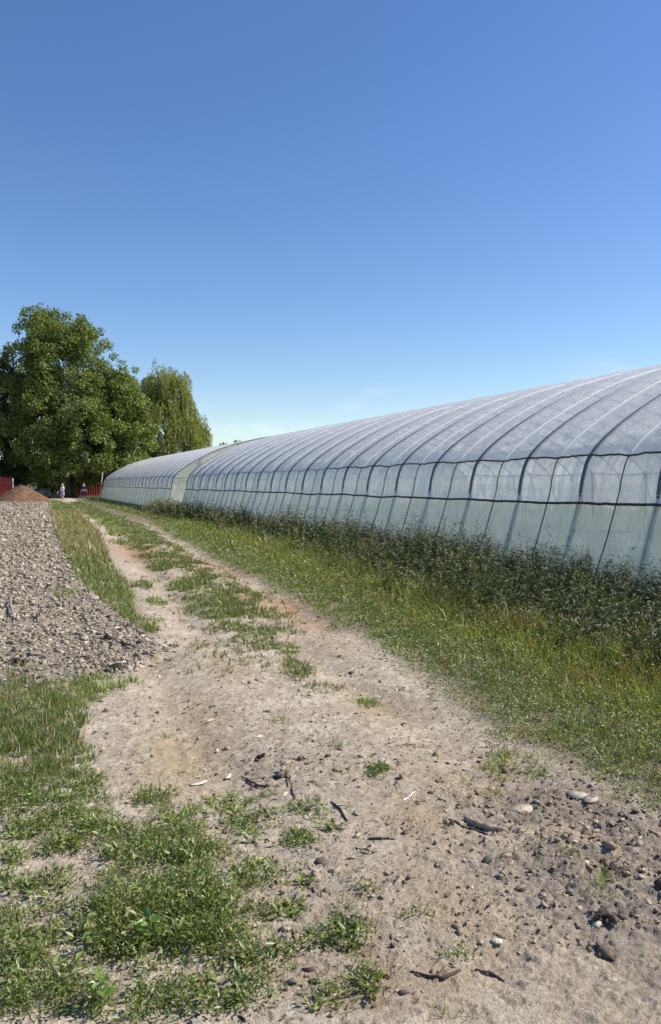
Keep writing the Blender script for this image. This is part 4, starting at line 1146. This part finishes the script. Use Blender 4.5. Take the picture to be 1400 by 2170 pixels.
def shed():
    xs_, _ = ypt(52, 1020, 108)
    root = empty('shed', (xs_ - 2, 108, 0), label='grey-green shed with pale roof half hidden behind the soil heap and trees', cat='shed')
    mk('wall', *box((0, 2, 1.4), (7, 4, 2.8)), M_SHED, root)
    Vv = np.array([[-3.8, -.5, 2.75], [3.8, -.5, 2.75], [3.8, 2, 4.0], [-3.8, 2, 4.0], [-3.8, 4.5, 2.75], [3.8, 4.5, 2.75]])
    Vv = np.concatenate([Vv, Vv + [0, 0, .12]])
    mk('roof', Vv, [np.array([[0, 3, 2, 1], [3, 4, 5, 2], [6, 7, 8, 9], [9, 8, 11, 10], [0, 1, 7, 6], [4, 10, 11, 5], [0, 6, 9, 3], [3, 9, 10, 4], [1, 2, 8, 7], [2, 5, 11, 8]])], M_ROOF, root)
    mk('door', *box((1.2, -.03, 1.05), (1.0, .05, 2.1)), M_ROOF, root)
shed()
x0k, _ = ypt(84, 1044, 101); x1k, _ = ypt(128, 1044, 101)
mk('low_wall', *box(((x0k + x1k) / 2, 101, .22), (x1k - x0k, .3, .44)), M_CONC, label='low pale concrete kerb wall under the trees behind the white-shirted person', cat='wall')
def sheet_pile():
    xx, _ = ypt(90, 1036, 100)
    mb = MB()
    for k_ in range(9):
        rocks(mb, np.array([[rng.uniform(-.8, .8), rng.uniform(-.3, .3), rng.uniform(.3, 1.0)]]), rng.uniform(.25, .45), np.array([[.7, .7, .68]]) * rng.uniform(.5, 1.1), .7, True, .2)
    rocks(mb, np.array([[0, 0, .3]]), .8, np.array([[.5, .5, .48]]), .5, True, .2)
    mb.build('rubble_pile', M_CLOD, loc=(xx, 100, 0), label='whitish rubble pile on the right behind the soil heap, above the kerb wall', cat='pile')
sheet_pile()

# ------------------------------------------------------------------ people
M_SKIN = pbr('skin', (.50, .32, .24), .6, var=.08, scale=6)
M_SHIRT = pbr('white_cotton', (.88, .88, .86), .85, var=.06, scale=6)
M_SKIRT = pbr('lilac_cotton', (.34, .32, .62), .85, var=.1, scale=6)
M_NAVY = pbr('navy_cotton', (.022, .02, .075), .85, var=.1, scale=6)
M_HAIR = pbr('dark_hair', (.05, .035, .025), .6, var=.2, scale=20)
M_FAIR = pbr('fair_hair', (.72, .66, .55), .6, var=.2, scale=20)
M_SHOE = pbr('pale_shoe', (.7, .66, .62), .7, var=.1)
def skin_mesh(name, verts, edges, radii, mat, parent, root_i=0, sub=2):
    me = bpy.data.meshes.new(name); me.from_pydata(verts, edges, [])
    o = bpy.data.objects.new(name, me); COL.objects.link(o)
    m = o.modifiers.new('skin', 'SKIN'); m.use_smooth_shade = True
    o.modifiers.new('sub', 'SUBSURF').levels = sub
    o.modifiers['sub'].render_levels = sub
    for i_, r_ in enumerate(radii):
        s = me.skin_vertices[0].data[i_]
        s.radius = (r_, r_) if not isinstance(r_, tuple) else r_; s.use_root = (i_ == root_i)
    dg = bpy.context.evaluated_depsgraph_get()
    me2 = bpy.data.meshes.new_from_object(o.evaluated_get(dg))
    bpy.data.objects.remove(o); bpy.data.meshes.remove(me)
    me2.name = name; me2.materials.clear(); me2.materials.append(mat)
    for p in me2.polygons: p.use_smooth = True
    q = bpy.data.objects.new(name, me2); COL.objects.link(q); q.parent = parent
    return q
def person(loc, rz, H, label, top, bottom, hair, legs_bare, arm_pose):
    root = empty('person', loc, label=label, cat='person', group='people standing under the trees')
    root.rotation_euler = (0, 0, rz)
    s = H / 1.7
    V_ = []; E_ = []; R_ = []
    def v(p, r_, prev=None):
        V_.append(tuple(np.array(p) * s)); R_.append(r_ * s if not isinstance(r_, tuple) else (r_[0] * s, r_[1] * s))
        if prev is not None: E_.append((prev, len(V_) - 1))
        return len(V_) - 1
    pel = v((0, 0, .92), (.15, .10))
    wa = v((0, 0, 1.07), (.125, .09), pel); ch = v((0, .0, 1.27), (.15, .10), wa); up = v((0, 0, 1.39), (.10, .075), ch)
    nk = v((0, 0, 1.47), .05, up); hd0 = v((0, -.02, 1.54), .06, nk); hd = v((0, -.02, 1.61), (.075, .09), hd0); v((0, -.01, 1.675), .06, hd)
    # face: nose and chin
    v((0, -.115, 1.585), .012, hd); v((.075, .0, 1.595), .013, hd); v((-.075, .0, 1.595), .013, hd)
    hands = []
    for sx in (-1, 1):
        sh = v((sx * .17, 0, 1.37), .055, up)
        el = v(np.array((sx * .24, .02, 1.10)) + arm_pose[sx][0], .042, sh)
        wr = v(np.array((sx * .25, -.05, .87)) + arm_pose[sx][1], .028, el)
        dr = np.array(V_[wr]) / s - np.array(V_[el]) / s; dr /= np.linalg.norm(dr)
        pb = np.array(V_[wr]) / s + dr * .05
        pm = v(pb, (.02, .034), wr)
        for q in range(4):
            f0 = pb + dr * .04 + np.array([0, (q - 1.5) * .02, 0])
            a = v(f0, .009, pm); b = v(f0 + dr * (.035 - .004 * abs(q - 1.3)) + np.array([-sx * .008, 0, 0]), .0085, a)
            v(f0 + dr * .062 + np.array([-sx * .022, 0, 0]), .007, b)
        a = v(pb + np.array([0, -.035, 0]) + dr * .0, .011, pm); v(pb + np.array([0, -.055, 0]) + dr * .035, .009, a)
    feet = []
    for sx in (-1, 1):
        hp = v((sx * .09, 0, .86), .085, pel); kn = v((sx * .12, -.02, .48), .057, hp); ca = v((sx * .13, .02, .33), .052, kn)
        an = v((sx * .15, .02, .08), .034, ca); hl = v((sx * .15, .05, .035), .032, an); v((sx * .165, -.12, .028), .028, an)
    skin_mesh('body', V_, E_, R_, M_SKIN, root)
    # shirt: torso + sleeves as its own skinned shell, slightly larger
    V_ = []; E_ = []; R_ = []
    a = v((0, 0, .88), (.175, .125)); b = v((0, 0, 1.07), (.155, .115), a); c_ = v((0, 0, 1.27), (.175, .12), b); d = v((0, 0, 1.40), (.12, .09), c_)
    for sx in (-1, 1):
        sh = v((sx * .175, 0, 1.375), .072, d)
        el = np.array((sx * .24, .02, 1.10)) + arm_pose[sx][0]
        v(np.array((sx * .175, 0, 1.375)) * .25 + el * .75 if legs_bare else el, .06, sh)
        if not legs_bare: v(np.array((sx * .25, -.05, .87)) + arm_pose[sx][1] + (0, 0, .04), .042, len(V_) - 1)
    skin_mesh('shirt', V_, E_, R_, top, root)
    V_ = []; E_ = []; R_ = []
    if legs_bare:
        n = 28; th = np.arange(n) * 2 * math.pi / n
        prof = [(1.0, .17, .12), (.9, .19, .145), (.78, .205, .16), (.62, .225, .175), (.60, .21, .165)]
        Vv = np.concatenate([np.column_stack([rx * np.cos(th) * (1 + .04 * np.sin(th * 7) * (z < .8)), ry * np.sin(th) * (1 + .04 * np.sin(th * 7) * (z < .8)), np.full(n, z)]) for z, rx, ry in prof]) * s
        i_ = np.arange(len(prof) - 1)[:, None] * n; j_ = np.arange(n)[None]; k_ = (j_ + 1) % n
        mk('skirt', Vv, [np.stack([i_ + j_, i_ + k_, i_ + n + k_, i_ + n + j_], -1).reshape(-1, 4)], bottom, root, smooth=True)
    else:
        a = v((0, 0, .95), (.165, .115))
        for sx in (-1, 1):
            h_ = v((sx * .095, 0, .84), .10, a); k2 = v((sx * .12, -.02, .48), .078, h_); v((sx * .15, .02, .09), .062, k2)
        skin_mesh('trousers', V_, E_, R_, bottom, root)
    V_ = []; E_ = []; R_ = []
    a = v((0, .015, 1.655), (.088, .10)); b = v((0, .06, 1.60), (.082, .06), a); v((0, .075, 1.52 if legs_bare else 1.56), (.06, .03), b)
    skin_mesh('hair', V_, E_, R_, hair, root)
    for sx in (-1, 1):
        mb = MB(); rocks(mb, np.array([[0, 0, 0]]), 1, np.array([[1, 1, 1]]), 1, True, 0)
        Vv = IC2 * np.array([.045, .13, .045]) + np.array([0, -.035, .03]); Vv[:, 2] = np.maximum(Vv[:, 2], 0)
        mk('shoe', (Vv + np.array([sx * .155, 0, 0])) * s, [IF2], M_SHOE if legs_bare else M_STRAP, root, smooth=True)
    mb = MB()
    for sx in (-1, 1): mb.add((IC2 * .011 + np.array([sx * .03, -.098, 1.615])) * s, [IF2])
    mb.build('eyes', M_HAIR, root)
z2 = np.zeros(3)
px_, py_ = gpt(133, 1062.5)
hz = float(hgt(px_, py_))
person((px_, py_, hz), R(-60), 1.72, 'person in white shirt and lilac skirt, bare legs, standing at the end of the track', M_SHIRT, M_SKIRT, M_FAIR, True,
       {-1: (np.array([.02, -.02, 0]), np.array([.06, -.20, .14])), 1: (z2, z2)})
xp, _ = ypt(178, 1040, 89)
person((xp, 89, float(hgt(xp, 89.0))), R(15), 1.78, 'person in dark navy clothes standing in the tree shade by the far greenhouse', M_NAVY, M_NAVY, M_HAIR, False,
       {-1: (z2, z2), 1: (z2, z2)})
